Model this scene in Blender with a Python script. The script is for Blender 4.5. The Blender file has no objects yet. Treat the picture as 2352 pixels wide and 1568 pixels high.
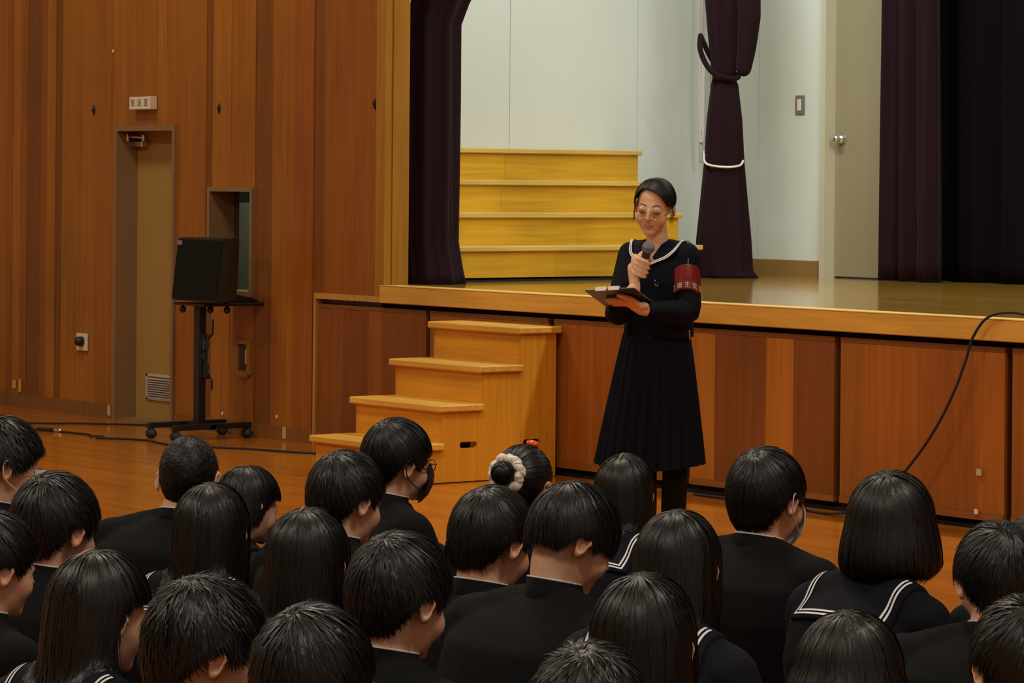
import bpy, bmesh, math, random
import numpy as np
from mathutils import Vector, Matrix
from mathutils.bvhtree import BVHTree

R = math.radians
scene = bpy.context.scene
COL = scene.collection

# ---------------------------------------------------------------- camera
F, HC, PX, PY, RHO = 7200.0, 1.55, 1176.0, 418.0, 0.0087
TH = math.atan(5531 / F)
CD = np.array([-math.cos(TH), math.sin(TH), 0.0])       # view direction (horizontal)
CR = np.array([math.sin(TH), math.cos(TH), 0.0])        # to the right of the view
UP = np.array([0, 0, 1.0])
CR2 = CR * math.cos(RHO) + UP * math.sin(RHO)
CU2 = -CR * math.sin(RHO) + UP * math.cos(RHO)
CP = np.array([13.0, -10.303, HC])

def at(x, y, dist):
    return CP + (CD + CR2 * ((x - PX) / F) - CU2 * ((y - PY) / F)) * dist

cam = bpy.data.cameras.new('camera')
cam.sensor_fit = 'HORIZONTAL'; cam.sensor_width = 36.0
cam.lens = 36.0 * F / 2352.0
cam.shift_y = -(784.0 - PY) / 2352.0
cam.clip_end = 200
camo = bpy.data.objects.new('camera', cam); COL.objects.link(camo)
camo.matrix_world = Matrix(((CR2[0], CU2[0], -CD[0], CP[0]), (CR2[1], CU2[1], -CD[1], CP[1]),
                            (CR2[2], CU2[2], -CD[2], CP[2]), (0, 0, 0, 1)))
scene.camera = camo

# ---------------------------------------------------------------- world, lights, exposure
w = bpy.data.worlds.new('world'); scene.world = w; w.use_nodes = True
w.node_tree.nodes['Background'].inputs[0].default_value = (1, 0.95, 0.88, 1)
w.node_tree.nodes['Background'].inputs[1].default_value = 0.02

def area(name, loc, size, power, color, rot=(0, 0, 0), size_y=None):
    l = bpy.data.lights.new(name, 'AREA'); l.energy = power; l.color = color
    l.shape = 'RECTANGLE' if size_y else 'SQUARE'; l.size = size
    if size_y: l.size_y = size_y
    o = bpy.data.objects.new(name, l); COL.objects.link(o)
    o.location = loc; o.rotation_euler = rot
    return o
GYM = (1.0, 0.92, 0.76)
for gx in (-3.0, 4.0, 11.0):                        # high-bay lamps of the hall
    for gy in (-4.0, -11.0):
        area('hall_lamp', (gx, gy, 7.3), 1.5, 190, GYM)
for wy in (-4.5, -10.0, -15.0):                          # soft frontal fill added at the side wall behind the camera, no windows built
    area('front_fill_light', (16.9, wy, 4.6), 4.2, 26, (1.0, 0.94, 0.88), (0, R(90), 0), 2.4)
for sx in (-0.4, 3.0, 6.4):                              # batten lights over the stage
    area('stage_lamp', (sx, 1.1, 4.6), 2.6, 108, (0.95, 1.0, 0.92), (R(26), 0, 0), 0.35)
vs = scene.view_settings
vs.view_transform = 'Standard'; vs.look = 'None'; vs.gamma = 1.0; vs.use_curve_mapping = False
vs.exposure = 0.0
scene.cycles.adaptive_threshold = 0.025; scene.cycles.max_bounces = 6; scene.cycles.diffuse_bounces = 3; scene.cycles.glossy_bounces = 3; scene.cycles.transmission_bounces = 4
scene.cycles.caustics_reflective = False; scene.cycles.caustics_refractive = False

# ---------------------------------------------------------------- materials
def lin(c):
    return tuple(((v / 255.0) / 12.92 if v / 255.0 <= 0.04045 else ((v / 255.0 + 0.055) / 1.055) ** 2.4) for v in c)

def new_mat(name):
    m = bpy.data.materials.new(name); m.use_nodes = True
    nt = m.node_tree; b = nt.nodes['Principled BSDF']
    return m, nt, b

def plain(name, col, rough=0.5, metal=0.0, spec=0.5, sheen=0.0, bump=0.0, bscale=60.0, var=0.0, coat=0.0):
    m, nt, b = new_mat(name)
    b.inputs['Base Color'].default_value = (*col, 1)
    b.inputs['Roughness'].default_value = rough
    b.inputs['Metallic'].default_value = metal
    b.inputs['Specular IOR Level'].default_value = spec
    b.inputs['Sheen Weight'].default_value = sheen
    b.inputs['Coat Weight'].default_value = coat
    if bump or var:
        tc = nt.nodes.new('ShaderNodeTexCoord')
        n = nt.nodes.new('ShaderNodeTexNoise'); n.inputs['Scale'].default_value = bscale; n.inputs['Detail'].default_value = 4
        nt.links.new(tc.outputs['Object'], n.inputs['Vector'])
        if bump:
            bp = nt.nodes.new('ShaderNodeBump'); bp.inputs['Strength'].default_value = bump; bp.inputs['Distance'].default_value = 0.01
            nt.links.new(n.outputs['Fac'], bp.inputs['Height']); nt.links.new(bp.outputs['Normal'], b.inputs['Normal'])
        if var:
            mx = nt.nodes.new('ShaderNodeMix'); mx.data_type = 'RGBA'
            mx.inputs['A'].default_value = (*[c * (1 - var) for c in col], 1)
            mx.inputs['B'].default_value = (*[min(1, c * (1 + var)) for c in col], 1)
            nt.links.new(n.outputs['Fac'], mx.inputs['Factor']); nt.links.new(mx.outputs['Result'], b.inputs['Base Color'])
    return m

def wood(name, scale=(30, 30, 1.3), rough=0.4, lo=0.72, hi=1.22, coat=0.0, bump=0.05, spec=0.5):
    """grain along the small-scale axis; the tone of each piece comes from its own object colour"""
    m, nt, b = new_mat(name)
    tc = nt.nodes.new('ShaderNodeTexCoord'); mp = nt.nodes.new('ShaderNodeMapping')
    mp.inputs['Scale'].default_value = scale
    nt.links.new(tc.outputs['Object'], mp.inputs['Vector'])
    n = nt.nodes.new('ShaderNodeTexNoise'); n.inputs['Scale'].default_value = 1.0; n.inputs['Detail'].default_value = 7; n.inputs['Distortion'].default_value = 0.6
    nt.links.new(mp.outputs['Vector'], n.inputs['Vector'])
    n2 = nt.nodes.new('ShaderNodeTexNoise'); n2.inputs['Scale'].default_value = 0.9; n2.inputs['Detail'].default_value = 2
    nt.links.new(tc.outputs['Object'], n2.inputs['Vector'])
    ad = nt.nodes.new('ShaderNodeMath'); ad.operation = 'ADD'
    nt.links.new(n.outputs['Fac'], ad.inputs[0]); nt.links.new(n2.outputs['Fac'], ad.inputs[1])
    mr = nt.nodes.new('ShaderNodeMapRange'); mr.inputs['From Min'].default_value = 0.65; mr.inputs['From Max'].default_value = 1.35
    mr.inputs['To Min'].default_value = lo; mr.inputs['To Max'].default_value = hi
    nt.links.new(ad.outputs[0], mr.inputs['Value'])
    oi = nt.nodes.new('ShaderNodeObjectInfo')
    vm = nt.nodes.new('ShaderNodeVectorMath'); vm.operation = 'SCALE'
    nt.links.new(oi.outputs['Color'], vm.inputs[0]); nt.links.new(mr.outputs['Result'], vm.inputs['Scale'])
    nt.links.new(vm.outputs['Vector'], b.inputs['Base Color'])
    b.inputs['Roughness'].default_value = rough; b.inputs['Coat Weight'].default_value = coat; b.inputs['Coat Roughness'].default_value = 0.15
    b.inputs['Specular IOR Level'].default_value = spec
    bp = nt.nodes.new('ShaderNodeBump'); bp.inputs['Strength'].default_value = bump; bp.inputs['Distance'].default_value = 0.004
    nt.links.new(n.outputs['Fac'], bp.inputs['Height']); nt.links.new(bp.outputs['Normal'], b.inputs['Normal'])
    return m

def boards(name, c1, c2, mortar, bw, bh, rough, along_x=True, coat=0.0):
    m, nt, b = new_mat(name)
    tc = nt.nodes.new('ShaderNodeTexCoord'); mp = nt.nodes.new('ShaderNodeMapping')
    if not along_x: mp.inputs['Rotation'].default_value = (0, 0, R(90))
    nt.links.new(tc.outputs['Object'], mp.inputs['Vector'])
    br = nt.nodes.new('ShaderNodeTexBrick'); br.inputs['Scale'].default_value = 1.0
    br.inputs['Brick Width'].default_value = bw; br.inputs['Row Height'].default_value = bh
    br.inputs['Mortar Size'].default_value = 0.0016; br.inputs['Mortar Smooth'].default_value = 0.4; br.offset = 0.37
    br.inputs['Color1'].default_value = (*c1, 1); br.inputs['Color2'].default_value = (*c2, 1); br.inputs['Mortar'].default_value = (*mortar, 1)
    nt.links.new(mp.outputs['Vector'], br.inputs['Vector'])
    mp2 = nt.nodes.new('ShaderNodeMapping'); mp2.inputs['Scale'].default_value = (2.0, 50, 50)
    nt.links.new(mp.outputs['Vector'], mp2.inputs['Vector'])
    n = nt.nodes.new('ShaderNodeTexNoise'); n.inputs['Scale'].default_value = 1.0; n.inputs['Detail'].default_value = 5
    nt.links.new(mp2.outputs['Vector'], n.inputs['Vector'])
    mr = nt.nodes.new('ShaderNodeMapRange'); mr.inputs['To Min'].default_value = 0.7; mr.inputs['To Max'].default_value = 1.3
    nt.links.new(n.outputs['Fac'], mr.inputs['Value'])
    vm = nt.nodes.new('ShaderNodeVectorMath'); vm.operation = 'SCALE'
    nt.links.new(br.outputs['Color'], vm.inputs[0]); nt.links.new(mr.outputs['Result'], vm.inputs['Scale'])
    nt.links.new(vm.outputs['Vector'], b.inputs['Base Color'])
    b.inputs['Roughness'].default_value = rough; b.inputs['Coat Weight'].default_value = coat; b.inputs['Coat Roughness'].default_value = 0.08
    n3 = nt.nodes.new('ShaderNodeTexNoise'); n3.inputs['Scale'].default_value = 6.0; n3.inputs['Detail'].default_value = 2
    nt.links.new(tc.outputs['Object'], n3.inputs['Vector'])
    bp = nt.nodes.new('ShaderNodeBump'); bp.inputs['Strength'].default_value = 0.06; bp.inputs['Distance'].default_value = 0.01
    nt.links.new(n3.outputs['Fac'], bp.inputs['Height']); nt.links.new(bp.outputs['Normal'], b.inputs['Normal'])
    return m

M = {}
M['wood'] = wood('veneer_wood', rough=0.38)
M['woodh'] = wood('board_wood', scale=(1.5, 30, 30), rough=0.42)
M['woodv'] = wood('board_wood_deep', scale=(30, 1.5, 30), rough=0.42)
M['floor'] = boards('hall_floor', lin((190, 110, 24)), lin((168, 95, 20)), lin((84, 44, 8)), 1.8, 0.075, 0.22, coat=0.4)
M['stagefloor'] = boards('stage_floor', lin((176, 134, 52)), lin((158, 118, 44)), lin((84, 58, 18)), 1.8, 0.09, 0.15, coat=0.6)
M['white'] = plain('stage_wall_paint', (0.66, 0.70, 0.66), 0.75, var=0.02, bscale=3)
M['beige'] = plain('beige_paint', lin((150, 142, 116)), 0.45, var=0.03, bscale=4)
M['beige2'] = plain('brown_base', lin((142, 110, 58)), 0.5)
M['taupe'] = plain('taupe_steel', lin((136, 106, 72)), 0.42)
M['dooru'] = plain('door_tan_paint', lin((164, 132, 70)), 0.5, var=0.03, bscale=5)
M['dark'] = plain('dark_void', (0.006, 0.005, 0.004), 0.9)
M['black'] = plain('black_plastic', (0.012, 0.012, 0.012), 0.45)
M['blackm'] = plain('black_metal', (0.008, 0.008, 0.008), 0.35)
M['grille'] = plain('speaker_grille', (0.010, 0.010, 0.009), 0.8, spec=0.1, bump=0.2, bscale=400)
M['rubber'] = plain('rubber', (0.01, 0.01, 0.01), 0.7)
M['silver'] = plain('silver_metal', (0.75, 0.75, 0.72), 0.25, metal=1.0)
M['vent'] = plain('vent_aluminium', (0.62, 0.60, 0.56), 0.4, metal=0.3)
M['cream'] = plain('cream_plastic', lin((226, 216, 190)), 0.4)
M['print'] = plain('black_print', (0.02, 0.02, 0.02), 0.6)
M['curtain'] = plain('purple_velvet', (0.016, 0.0050, 0.0085), 0.9, sheen=0.04, spec=0.1, bump=0.1, bscale=200)
M['curtaind'] = plain('black_drop_cloth', (0.005, 0.003, 0.004), 0.95, spec=0.05)
M['rope'] = plain('white_rope', (0.75, 0.74, 0.7), 0.7, bump=0.5, bscale=150)
def clear_glass(name, tint, refl):
    m, nt, b = new_mat(name)
    nt.nodes.remove(b); out = nt.nodes['Material Output']
    t = nt.nodes.new('ShaderNodeBsdfTransparent'); t.inputs['Color'].default_value = (*tint, 1)
    g = nt.nodes.new('ShaderNodeBsdfGlossy'); g.inputs['Roughness'].default_value = 0.03
    mx = nt.nodes.new('ShaderNodeMixShader'); mx.inputs['Fac'].default_value = refl
    nt.links.new(t.outputs[0], mx.inputs[1]); nt.links.new(g.outputs[0], mx.inputs[2]); nt.links.new(mx.outputs[0], out.inputs['Surface'])
    return m
M['glass'] = clear_glass('window_glass', (0.86, 0.90, 0.86), 0.05)
M['lens'] = clear_glass('spectacle_lens', (0.96, 0.96, 0.95), 0.04)
M['hair'] = plain('black_hair', (0.0030, 0.0032, 0.0040), 0.42, spec=0.40)
M['hairb'] = plain('brown_black_hair', (0.0052, 0.0045, 0.0043), 0.42, spec=0.42)
M['hairs'] = plain('drawn_back_hair', (0.0050, 0.0047, 0.0047), 0.5, spec=0.35)
M['gaku'] = plain('black_wool', (0.0034, 0.0036, 0.0044), 0.85, sheen=0.0, spec=0.16, bump=0.35, bscale=22)
M['navy'] = plain('navy_wool', (0.0065, 0.0068, 0.0150), 0.8, sheen=0.0, spec=0.16, bump=0.3, bscale=22)
M['navyd'] = plain('dark_navy_wool', (0.0030, 0.0034, 0.0078), 0.8, sheen=0.0, spec=0.16, bump=0.3, bscale=22)
M['tights'] = plain('black_tights', (0.004, 0.004, 0.004), 0.8, spec=0.12)
M['shoe'] = plain('indoor_shoe', (0.55, 0.55, 0.52), 0.6)
M['stripe'] = plain('white_braid', (0.78, 0.78, 0.8), 0.6)
M['rim'] = plain('white_collar_lining', (0.72, 0.72, 0.72), 0.5)
M['maskw'] = plain('white_mask', (0.75, 0.75, 0.75), 0.8)
M['maskb'] = plain('black_mask', (0.012, 0.012, 0.013), 0.8)
M['gold'] = plain('gold_wire', (0.85, 0.62, 0.30), 0.25, metal=1.0)
M['specs'] = plain('dark_spectacles', (0.02, 0.02, 0.02), 0.3)
M['scrunchie'] = plain('cream_satin', (0.85, 0.79, 0.66), 0.45, sheen=0.2)
M['clip'] = plain('coral_hair_clip', lin((232, 84, 44)), 0.18)
M['armband'] = plain('red_vinyl', lin((132, 42, 40)), 0.16, bump=0.25, bscale=45, coat=0.6)
M['lips'] = plain('lips', lin((190, 116, 98)), 0.45)
M['mic'] = plain('mic_handle', (0.02, 0.02, 0.022), 0.4)
M['paper'] = plain('paper', (0.72, 0.70, 0.66), 0.7)
M['board'] = plain('clipboard_black', (0.018, 0.014, 0.013), 0.35)
M['part'] = plain('scalp', lin((170, 140, 118)), 0.6)

def skin_mat(name, col):
    m, nt, b = new_mat(name)
    b.inputs['Base Color'].default_value = (*col, 1); b.inputs['Roughness'].default_value = 0.5
    tc = nt.nodes.new('ShaderNodeTexCoord'); n = nt.nodes.new('ShaderNodeTexNoise'); n.inputs['Scale'].default_value = 28
    nt.links.new(tc.outputs['Object'], n.inputs['Vector'])
    mx = nt.nodes.new('ShaderNodeMix'); mx.data_type = 'RGBA'
    mx.inputs['A'].default_value = (col[0] * 0.94, col[1] * 0.88, col[2] * 0.86, 1)
    mx.inputs['B'].default_value = (min(1, col[0] * 1.04), col[1] * 1.06, col[2] * 1.06, 1)
    nt.links.new(n.outputs['Fac'], mx.inputs['Factor']); nt.links.new(mx.outputs['Result'], b.inputs['Base Color'])
    return m
M['skin'] = skin_mat('skin', lin((222, 172, 142)))
M['skin2'] = skin_mat('skin_speaker', lin((228, 180, 148)))

# ---------------------------------------------------------------- mesh helpers
def mesh_obj(name, V, Fc, mat=None, parent=None, smooth=False, loc=None, rotz=None):
    me = bpy.data.meshes.new(name)
    V = np.asarray(V, float)
    if isinstance(Fc, np.ndarray):
        nf, k = Fc.shape
        me.vertices.add(len(V)); me.vertices.foreach_set('co', V.astype(np.float32).ravel())
        me.loops.add(nf * k); me.loops.foreach_set('vertex_index', Fc.astype(np.int32).ravel())
        me.polygons.add(nf); me.polygons.foreach_set('loop_start', np.arange(0, nf * k, k, dtype=np.int32))
        me.polygons.foreach_set('loop_total', np.full(nf, k, dtype=np.int32))
        me.update(calc_edges=True)
    else:
        me.from_pydata([tuple(v) for v in V], [], [tuple(int(i) for i in f) for f in Fc]); me.update()
    if smooth: me.polygons.foreach_set('use_smooth', [True] * len(me.polygons))
    if mat is not None: me.materials.append(M[mat] if isinstance(mat, str) else mat)
    o = bpy.data.objects.new(name, me); COL.objects.link(o)
    if parent is not None: o.parent = parent
    if loc is not None: o.location = loc
    if rotz is not None: o.rotation_euler = (0, 0, rotz)
    return o

def tag(o, label=None, cat=None, group=None, kind=None):
    if label: o['label'] = label
    if cat: o['category'] = cat
    if group: o['group'] = group
    if kind: o['kind'] = kind
    return o

def empty(name, loc=(0, 0, 0), rotz=0.0):
    o = bpy.data.objects.new(name, None); COL.objects.link(o); o.location = loc; o.rotation_euler = (0, 0, rotz)
    o.empty_display_size = 0.1
    return o

BOXF = [(0, 3, 2, 1), (4, 5, 6, 7), (0, 1, 5, 4), (1, 2, 6, 5), (2, 3, 7, 6), (3, 0, 4, 7)]
def box_v(x0, x1, y0, y1, z0, z1):
    return [(x0, y0, z0), (x1, y0, z0), (x1, y1, z0), (x0, y1, z0), (x0, y0, z1), (x1, y0, z1), (x1, y1, z1), (x0, y1, z1)]

def box(name, x0, x1, y0, y1, z0, z1, mat, parent=None, bevel=0.0, color=None):
    if bevel:
        bm = bmesh.new()
        vs_ = [bm.verts.new(v) for v in box_v(x0, x1, y0, y1, z0, z1)]
        for f in BOXF: bm.faces.new([vs_[i] for i in f])
        bmesh.ops.bevel(bm, geom=bm.edges[:], offset=bevel, segments=1, affect='EDGES')
        me = bpy.data.meshes.new(name); bm.to_mesh(me); bm.free()
        me.materials.append(M[mat]); o = bpy.data.objects.new(name, me); COL.objects.link(o)
        if parent is not None: o.parent = parent
    else:
        o = mesh_obj(name, box_v(x0, x1, y0, y1, z0, z1), BOXF, mat, parent)
    if color: o.color = (*lin(color), 1)
    return o

def join(parts):
    V, Fc, n = [], [], 0
    for v, f in parts:
        V.append(np.asarray(v, float)); Fc += [tuple(int(i) + n for i in q) for q in f]; n += len(v)
    return np.concatenate(V), Fc

def ellipsoid(c, r, rot=None, nu=20, nv=12):
    V = [(0, 0, 1.0)]
    for j in range(1, nv):
        t = math.pi * j / nv
        for i in range(nu):
            p = 2 * math.pi * i / nu
            V.append((math.sin(t) * math.cos(p), math.sin(t) * math.sin(p), math.cos(t)))
    V.append((0, 0, -1.0)); V = np.array(V) * np.array(r)
    if rot is not None: V = V @ np.array(rot).T
    V = V + np.array(c)
    Fc = [(0, 1 + i, 1 + (i + 1) % nu) for i in range(nu)]
    for j in range(nv - 2):
        a, b_ = 1 + j * nu, 1 + (j + 1) * nu
        Fc += [(a + i, b_ + i, b_ + (i + 1) % nu, a + (i + 1) % nu) for i in range(nu)]
    a = 1 + (nv - 2) * nu; e = len(V) - 1
    Fc += [(a + i, e, a + (i + 1) % nu) for i in range(nu)]
    return V, Fc

def rotm(x=0, y=0, z=0):
    return np.array(Matrix.Rotation(R(z), 3, 'Z') @ Matrix.Rotation(R(x), 3, 'X') @ Matrix.Rotation(R(y), 3, 'Y'))

def tube(pts, rad, n=12, cap=True):
    """round tube along points with rounded ends; rad is one radius or one per point"""
    P = [np.array(p, float) for p in pts]
    rad = list(rad) if hasattr(rad, '__len__') else [rad] * len(P)
    T = []
    for i in range(len(P)):
        d = P[min(i + 1, len(P) - 1)] - P[max(i - 1, 0)]
        T.append(d / (np.linalg.norm(d) + 1e-12))
    ref = np.array([0, 0, 1.0]) if abs(T[0][2]) < 0.9 else np.array([1.0, 0, 0])
    u = np.cross(T[0], ref); u /= np.linalg.norm(u)
    rings = []
    for i in range(len(P)):
        u = u - T[i] * (u @ T[i]); u /= np.linalg.norm(u); v = np.cross(T[i], u)
        rings.append((P[i], u.copy(), v, rad[i], T[i]))
    seq = []
    if cap:
        p, u, v, r, t = rings[0]
        for a in (75, 50, 25): seq.append((p - t * r * math.sin(R(a)), u, v, r * math.cos(R(a))))
    seq += [(p, u, v, r) for p, u, v, r, t in rings]
    if cap:
        p, u, v, r, t = rings[-1]
        for a in (25, 50, 75): seq.append((p + t * r * math.sin(R(a)), u, v, r * math.cos(R(a))))
    V = []
    for p, u, v, r in seq:
        for k in range(n):
            a = 2 * math.pi * k / n
            V.append(p + (u * math.cos(a) + v * math.sin(a)) * r)
    Fc = []
    for j in range(len(seq) - 1):
        for k in range(n):
            k2 = (k + 1) % n
            Fc.append((j * n + k, j * n + k2, (j + 1) * n + k2, (j + 1) * n + k))
    Fc.append(tuple(range(n - 1, -1, -1))); Fc.append(tuple((len(seq) - 1) * n + k for k in range(n)))
    return np.array(V), Fc

def smooth_path(pts, n=8):
    P = [np.array(p, float) for p in pts]; out = []
    for i in range(len(P) - 1):
        p0, p1, p2, p3 = P[max(i - 1, 0)], P[i], P[i + 1], P[min(i + 2, len(P) - 1)]
        for k in range(n):
            t = k / n
            out.append(0.5 * (2 * p1 + (p2 - p0) * t + (2 * p0 - 5 * p1 + 4 * p2 - p3) * t * t + (3 * p1 - p0 - 3 * p2 + p3) * t ** 3))
    out.append(P[-1]); return out

def loft(rings, caps=True, closed=True):
    """rings: arrays of equal length -> quads"""
    n = len(rings[0]); V = np.concatenate([np.asarray(r, float) for r in rings]); Fc = []
    for j in range(len(rings) - 1):
        for k in range(n if closed else n - 1):
            k2 = (k + 1) % n
            Fc.append((j * n + k, j * n + k2, (j + 1) * n + k2, (j + 1) * n + k))
    if caps:
        Fc.append(tuple(range(n - 1, -1, -1))); Fc.append(tuple((len(rings) - 1) * n + k for k in range(n)))
    return V, Fc

def ering(c, rx, ry, n=24, sq=2.0):
    a = np.linspace(0, 2 * math.pi, n, endpoint=False)
    ca, sa = np.cos(a), np.sin(a)
    x = np.sign(ca) * np.abs(ca) ** (2 / sq) * rx; y = np.sign(sa) * np.abs(sa) ** (2 / sq) * ry
    return np.stack([c[0] + x, c[1] + y, np.full(n, c[2])], 1)

def remesh(parts, voxel, smooth=4, dec=None):
    V, Fc = join(parts)
    me = bpy.data.meshes.new('tmp'); me.from_pydata(V.tolist(), [], Fc); me.update()
    o = bpy.data.objects.new('tmp', me); COL.objects.link(o)
    md = o.modifiers.new('r', 'REMESH'); md.mode = 'VOXEL'; md.voxel_size = voxel
    if smooth:
        s = o.modifiers.new('s', 'SMOOTH'); s.iterations = smooth; s.factor = 0.5
    if dec:
        dd = o.modifiers.new('d', 'DECIMATE'); dd.ratio = dec
    dg = bpy.context.evaluated_depsgraph_get()
    ev = o.evaluated_get(dg).to_mesh()
    V = np.empty(len(ev.vertices) * 3, np.float32); ev.vertices.foreach_get('co', V); V = V.reshape(-1, 3).astype(float)
    Fc = [tuple(p.vertices) for p in ev.polygons]
    o.evaluated_get(dg).to_mesh_clear()
    bpy.data.objects.remove(o); bpy.data.meshes.remove(me)
    return V, Fc

def text_mesh(s, size, extrude=0.0):
    c = bpy.data.curves.new('t', 'FONT'); c.body = s; c.size = size; c.align_x = 'CENTER'; c.align_y = 'CENTER'; c.extrude = extrude
    o = bpy.data.objects.new('t', c); COL.objects.link(o)
    dg = bpy.context.evaluated_depsgraph_get()
    ev = o.evaluated_get(dg).to_mesh()
    V = np.array([tuple(v.co) for v in ev.vertices]); Fc = [tuple(p.vertices) for p in ev.polygons]
    o.evaluated_get(dg).to_mesh_clear(); bpy.data.objects.remove(o); bpy.data.curves.remove(c)
    return V, Fc

def poly_plate(outer, holes, thick):
    """flat plate in the local XY plane with holes, extruded both ways"""
    c = bpy.data.curves.new('t', 'CURVE'); c.dimensions = '2D'; c.fill_mode = 'BOTH'; c.extrude = thick / 2
    for pl in [outer] + holes:
        s = c.splines.new('POLY'); s.points.add(len(pl) - 1); s.use_cyclic_u = True
        for q, p in zip(s.points, pl): q.co = (p[0], p[1], 0, 1)
    o = bpy.data.objects.new('t', c); COL.objects.link(o)
    dg = bpy.context.evaluated_depsgraph_get(); ev = o.evaluated_get(dg).to_mesh()
    V = np.array([tuple(v.co) for v in ev.vertices]); Fc = [tuple(p.vertices) for p in ev.polygons]
    o.evaluated_get(dg).to_mesh_clear(); bpy.data.objects.remove(o); bpy.data.curves.remove(c)
    return V, Fc

def sstep(x, a, b):
    t = np.clip((x - a) / (b - a), 0, 1); return t * t * (3 - 2 * t)


# ================================================================ SETTING
ZS = 0.956
def structure(o): o['kind'] = 'structure'; return o
structure(box('floor', -9, 17, -18, 0.2, -0.1, 0.0, 'floor'))
WALLC = plain('hall_wall', lin((196, 176, 146)), 0.7); M['hallwall'] = WALLC
M['ceil'] = plain('hall_ceiling', (0.55, 0.53, 0.48), 0.8)
structure(box('wall_left', -9.2, -9, -18, 0.2, 0, 7.6, 'hallwall'))
structure(box('wall_right', 17, 17.2, -18, 0.2, 0, 7.6, 'hallwall'))
structure(box('wall_back', -9, 17, -18.2, -18, 0, 7.6, 'hallwall'))
structure(box('ceiling', -9, 17, -18, 0.2, 7.6, 7.7, 'ceil'))

# openings in the front wall: door, window (x0, x1, z0, z1)
OPEN = [(-4.585, -3.846, 0.0, 1.888), (-3.456, -2.948, 0.843, 1.505)]
def cut(x0, x1, z0, z1):
    xs = sorted({x0, x1, *[x for o in OPEN for x in o[:2] if x0 < x < x1]})
    out = []
    for a, b_ in zip(xs[:-1], xs[1:]):
        iv = [(z0, z1)]
        for o in OPEN:
            if o[0] <= a + 1e-6 and o[1] >= b_ - 1e-6:
                nv = []
                for s, e in iv:
                    if o[2] > s: nv.append((s, min(e, o[2])))
                    if o[3] < e: nv.append((max(s, o[3]), e))
                iv = [q for q in nv if q[1] - q[0] > 0.005]
        out += [(a, b_, s, e) for s, e in iv]
    return out
parts = []
for a, b_, s, e in cut(-9, -1.66, 0, 7.6) : parts.append((box_v(a, b_, 0.03, 0.10, s, e), BOXF))
parts.append((box_v(-1.66, 17, 0.02, 0.10, 4.6, 7.6), BOXF))
parts.append((box_v(9.5, 17, 0.02, 0.10, 0, 4.6), BOXF))
V, Fc = join(parts)
wall = structure(mesh_obj('wall_front', V, Fc, 'wood')); wall.color = (*lin((80, 44, 18)), 1)
LT, MD, DK, RD, OL = (163, 102, 31), (154, 94, 27), (122, 71, 24), (143, 83, 26), (160, 102, 26)
PL = [(-7.3, -7.05, MD), (-7.05, -6.85, RD), (-6.85, -6.6, LT), (-6.6, -6.4, MD), (-6.4, -6.185, LT), (-6.185, -6.055, MD), (-6.055, -5.975, RD), (-5.975, -5.871, LT),
      (-5.871, -5.774, RD), (-5.774, -5.588, DK), (-5.588, -5.505, RD), (-5.505, -5.393, LT), (-5.393, -5.3, DK), (-5.3, -5.046, OL),
      (-5.046, -4.864, LT), (-4.864, -4.647, MD), (-4.647, -4.46, LT), (-4.46, -4.078, MD), (-4.078, -3.978, LT), (-3.978, -3.509, MD),
      (-3.509, -3.428, DK), (-3.428, -3.219, LT), (-3.219, -2.95, MD), (-2.95, -2.759, DK), (-2.759, -2.524, MD), (-2.524, -2.316, (148, 82, 29)),
      (-2.316, -2.202, DK), (-2.202, -1.662, RD)]
rnd = random.Random(3)
for x0, x1, c in PL:
    dy = rnd.uniform(-0.0015, 0.0015) + (0.004 if c == DK else 0)
    for a, b_, s, e in cut(x0, x1, 0, 4.6):
        if b_ > -2.28: s = max(s, 0.892)
        if e <= s: continue
        box('plank', a + (0.0005 if a == x0 else 0), b_ - (0.0005 if b_ == x1 else 0), -0.008 + dy, 0.03, s, e, 'wood', wall, color=c)
# baseboard in lengths around the door
bb = structure(mesh_obj('baseboard_front', *join([(box_v(-9, -4.60, -0.022, 0.03, 0, 0.09), BOXF), (box_v(-3.83, -2.29, -0.022, 0.03, 0, 0.085), BOXF)]), 'wood'))
bb.color = (*lin((128, 84, 36)), 1)
# pale scuffs left of paint and tape on wall and skirting
def patch(name, x, z, w_, h_, col, label, cat='tape', y=-0.024):
    o = box(name, x - w_ / 2, x + w_ / 2, y, y + 0.004, z - h_ / 2, z + h_ / 2, col); tag(o, label, cat); return o
M['tapey'] = plain('yellow_tape', lin((206, 160, 60)), 0.6); M['tapew'] = plain('pale_tape', lin((190, 168, 120)), 0.6)
patch('tape_mark', -5.918, 0.150, 0.045, 0.055, 'tapey', 'small square of yellow tape low on the wall at far left', y=-0.018)
patch('tape_mark', -5.827, 0.145, 0.03, 0.085, 'tapey', 'upright strip of yellow tape beside the square piece, far left', y=-0.022)
patch('socket_cover', -4.636, 0.055, 0.035, 0.07, 'tapew', 'pale plate on the skirting left of the tan door', 'plate')
patch('socket_cover', -2.583, 0.050, 0.035, 0.07, 'tapew', 'pale plate on the skirting right of the loudspeaker stand', 'plate')
for x, z, lb in ((-4.637, 2.372, 'tiny white dot high on the planks left of the sign'), (-3.283, 0.117, 'tiny white dot low on the planks near the stand pole'),
                 (-2.678, 0.137, 'tiny white dot low on the planks nearest the stage')):
    V, Fc = ellipsoid((x, -0.014, z), (0.010, 0.006, 0.013), nu=10, nv=6)
    tag(mesh_obj('wall_dot', V, Fc, 'cream', smooth=True), lb, 'dot')
patch('tape_mark', 3.088, 0.262, 0.03, 0.03, 'tapew', 'upper pale square on the stage front panel at right', y=-0.024)
patch('tape_mark', 3.073, 0.083, 0.022, 0.022, 'cream', 'lower pale square near the foot of the right stage panel', y=-0.024)

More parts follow.
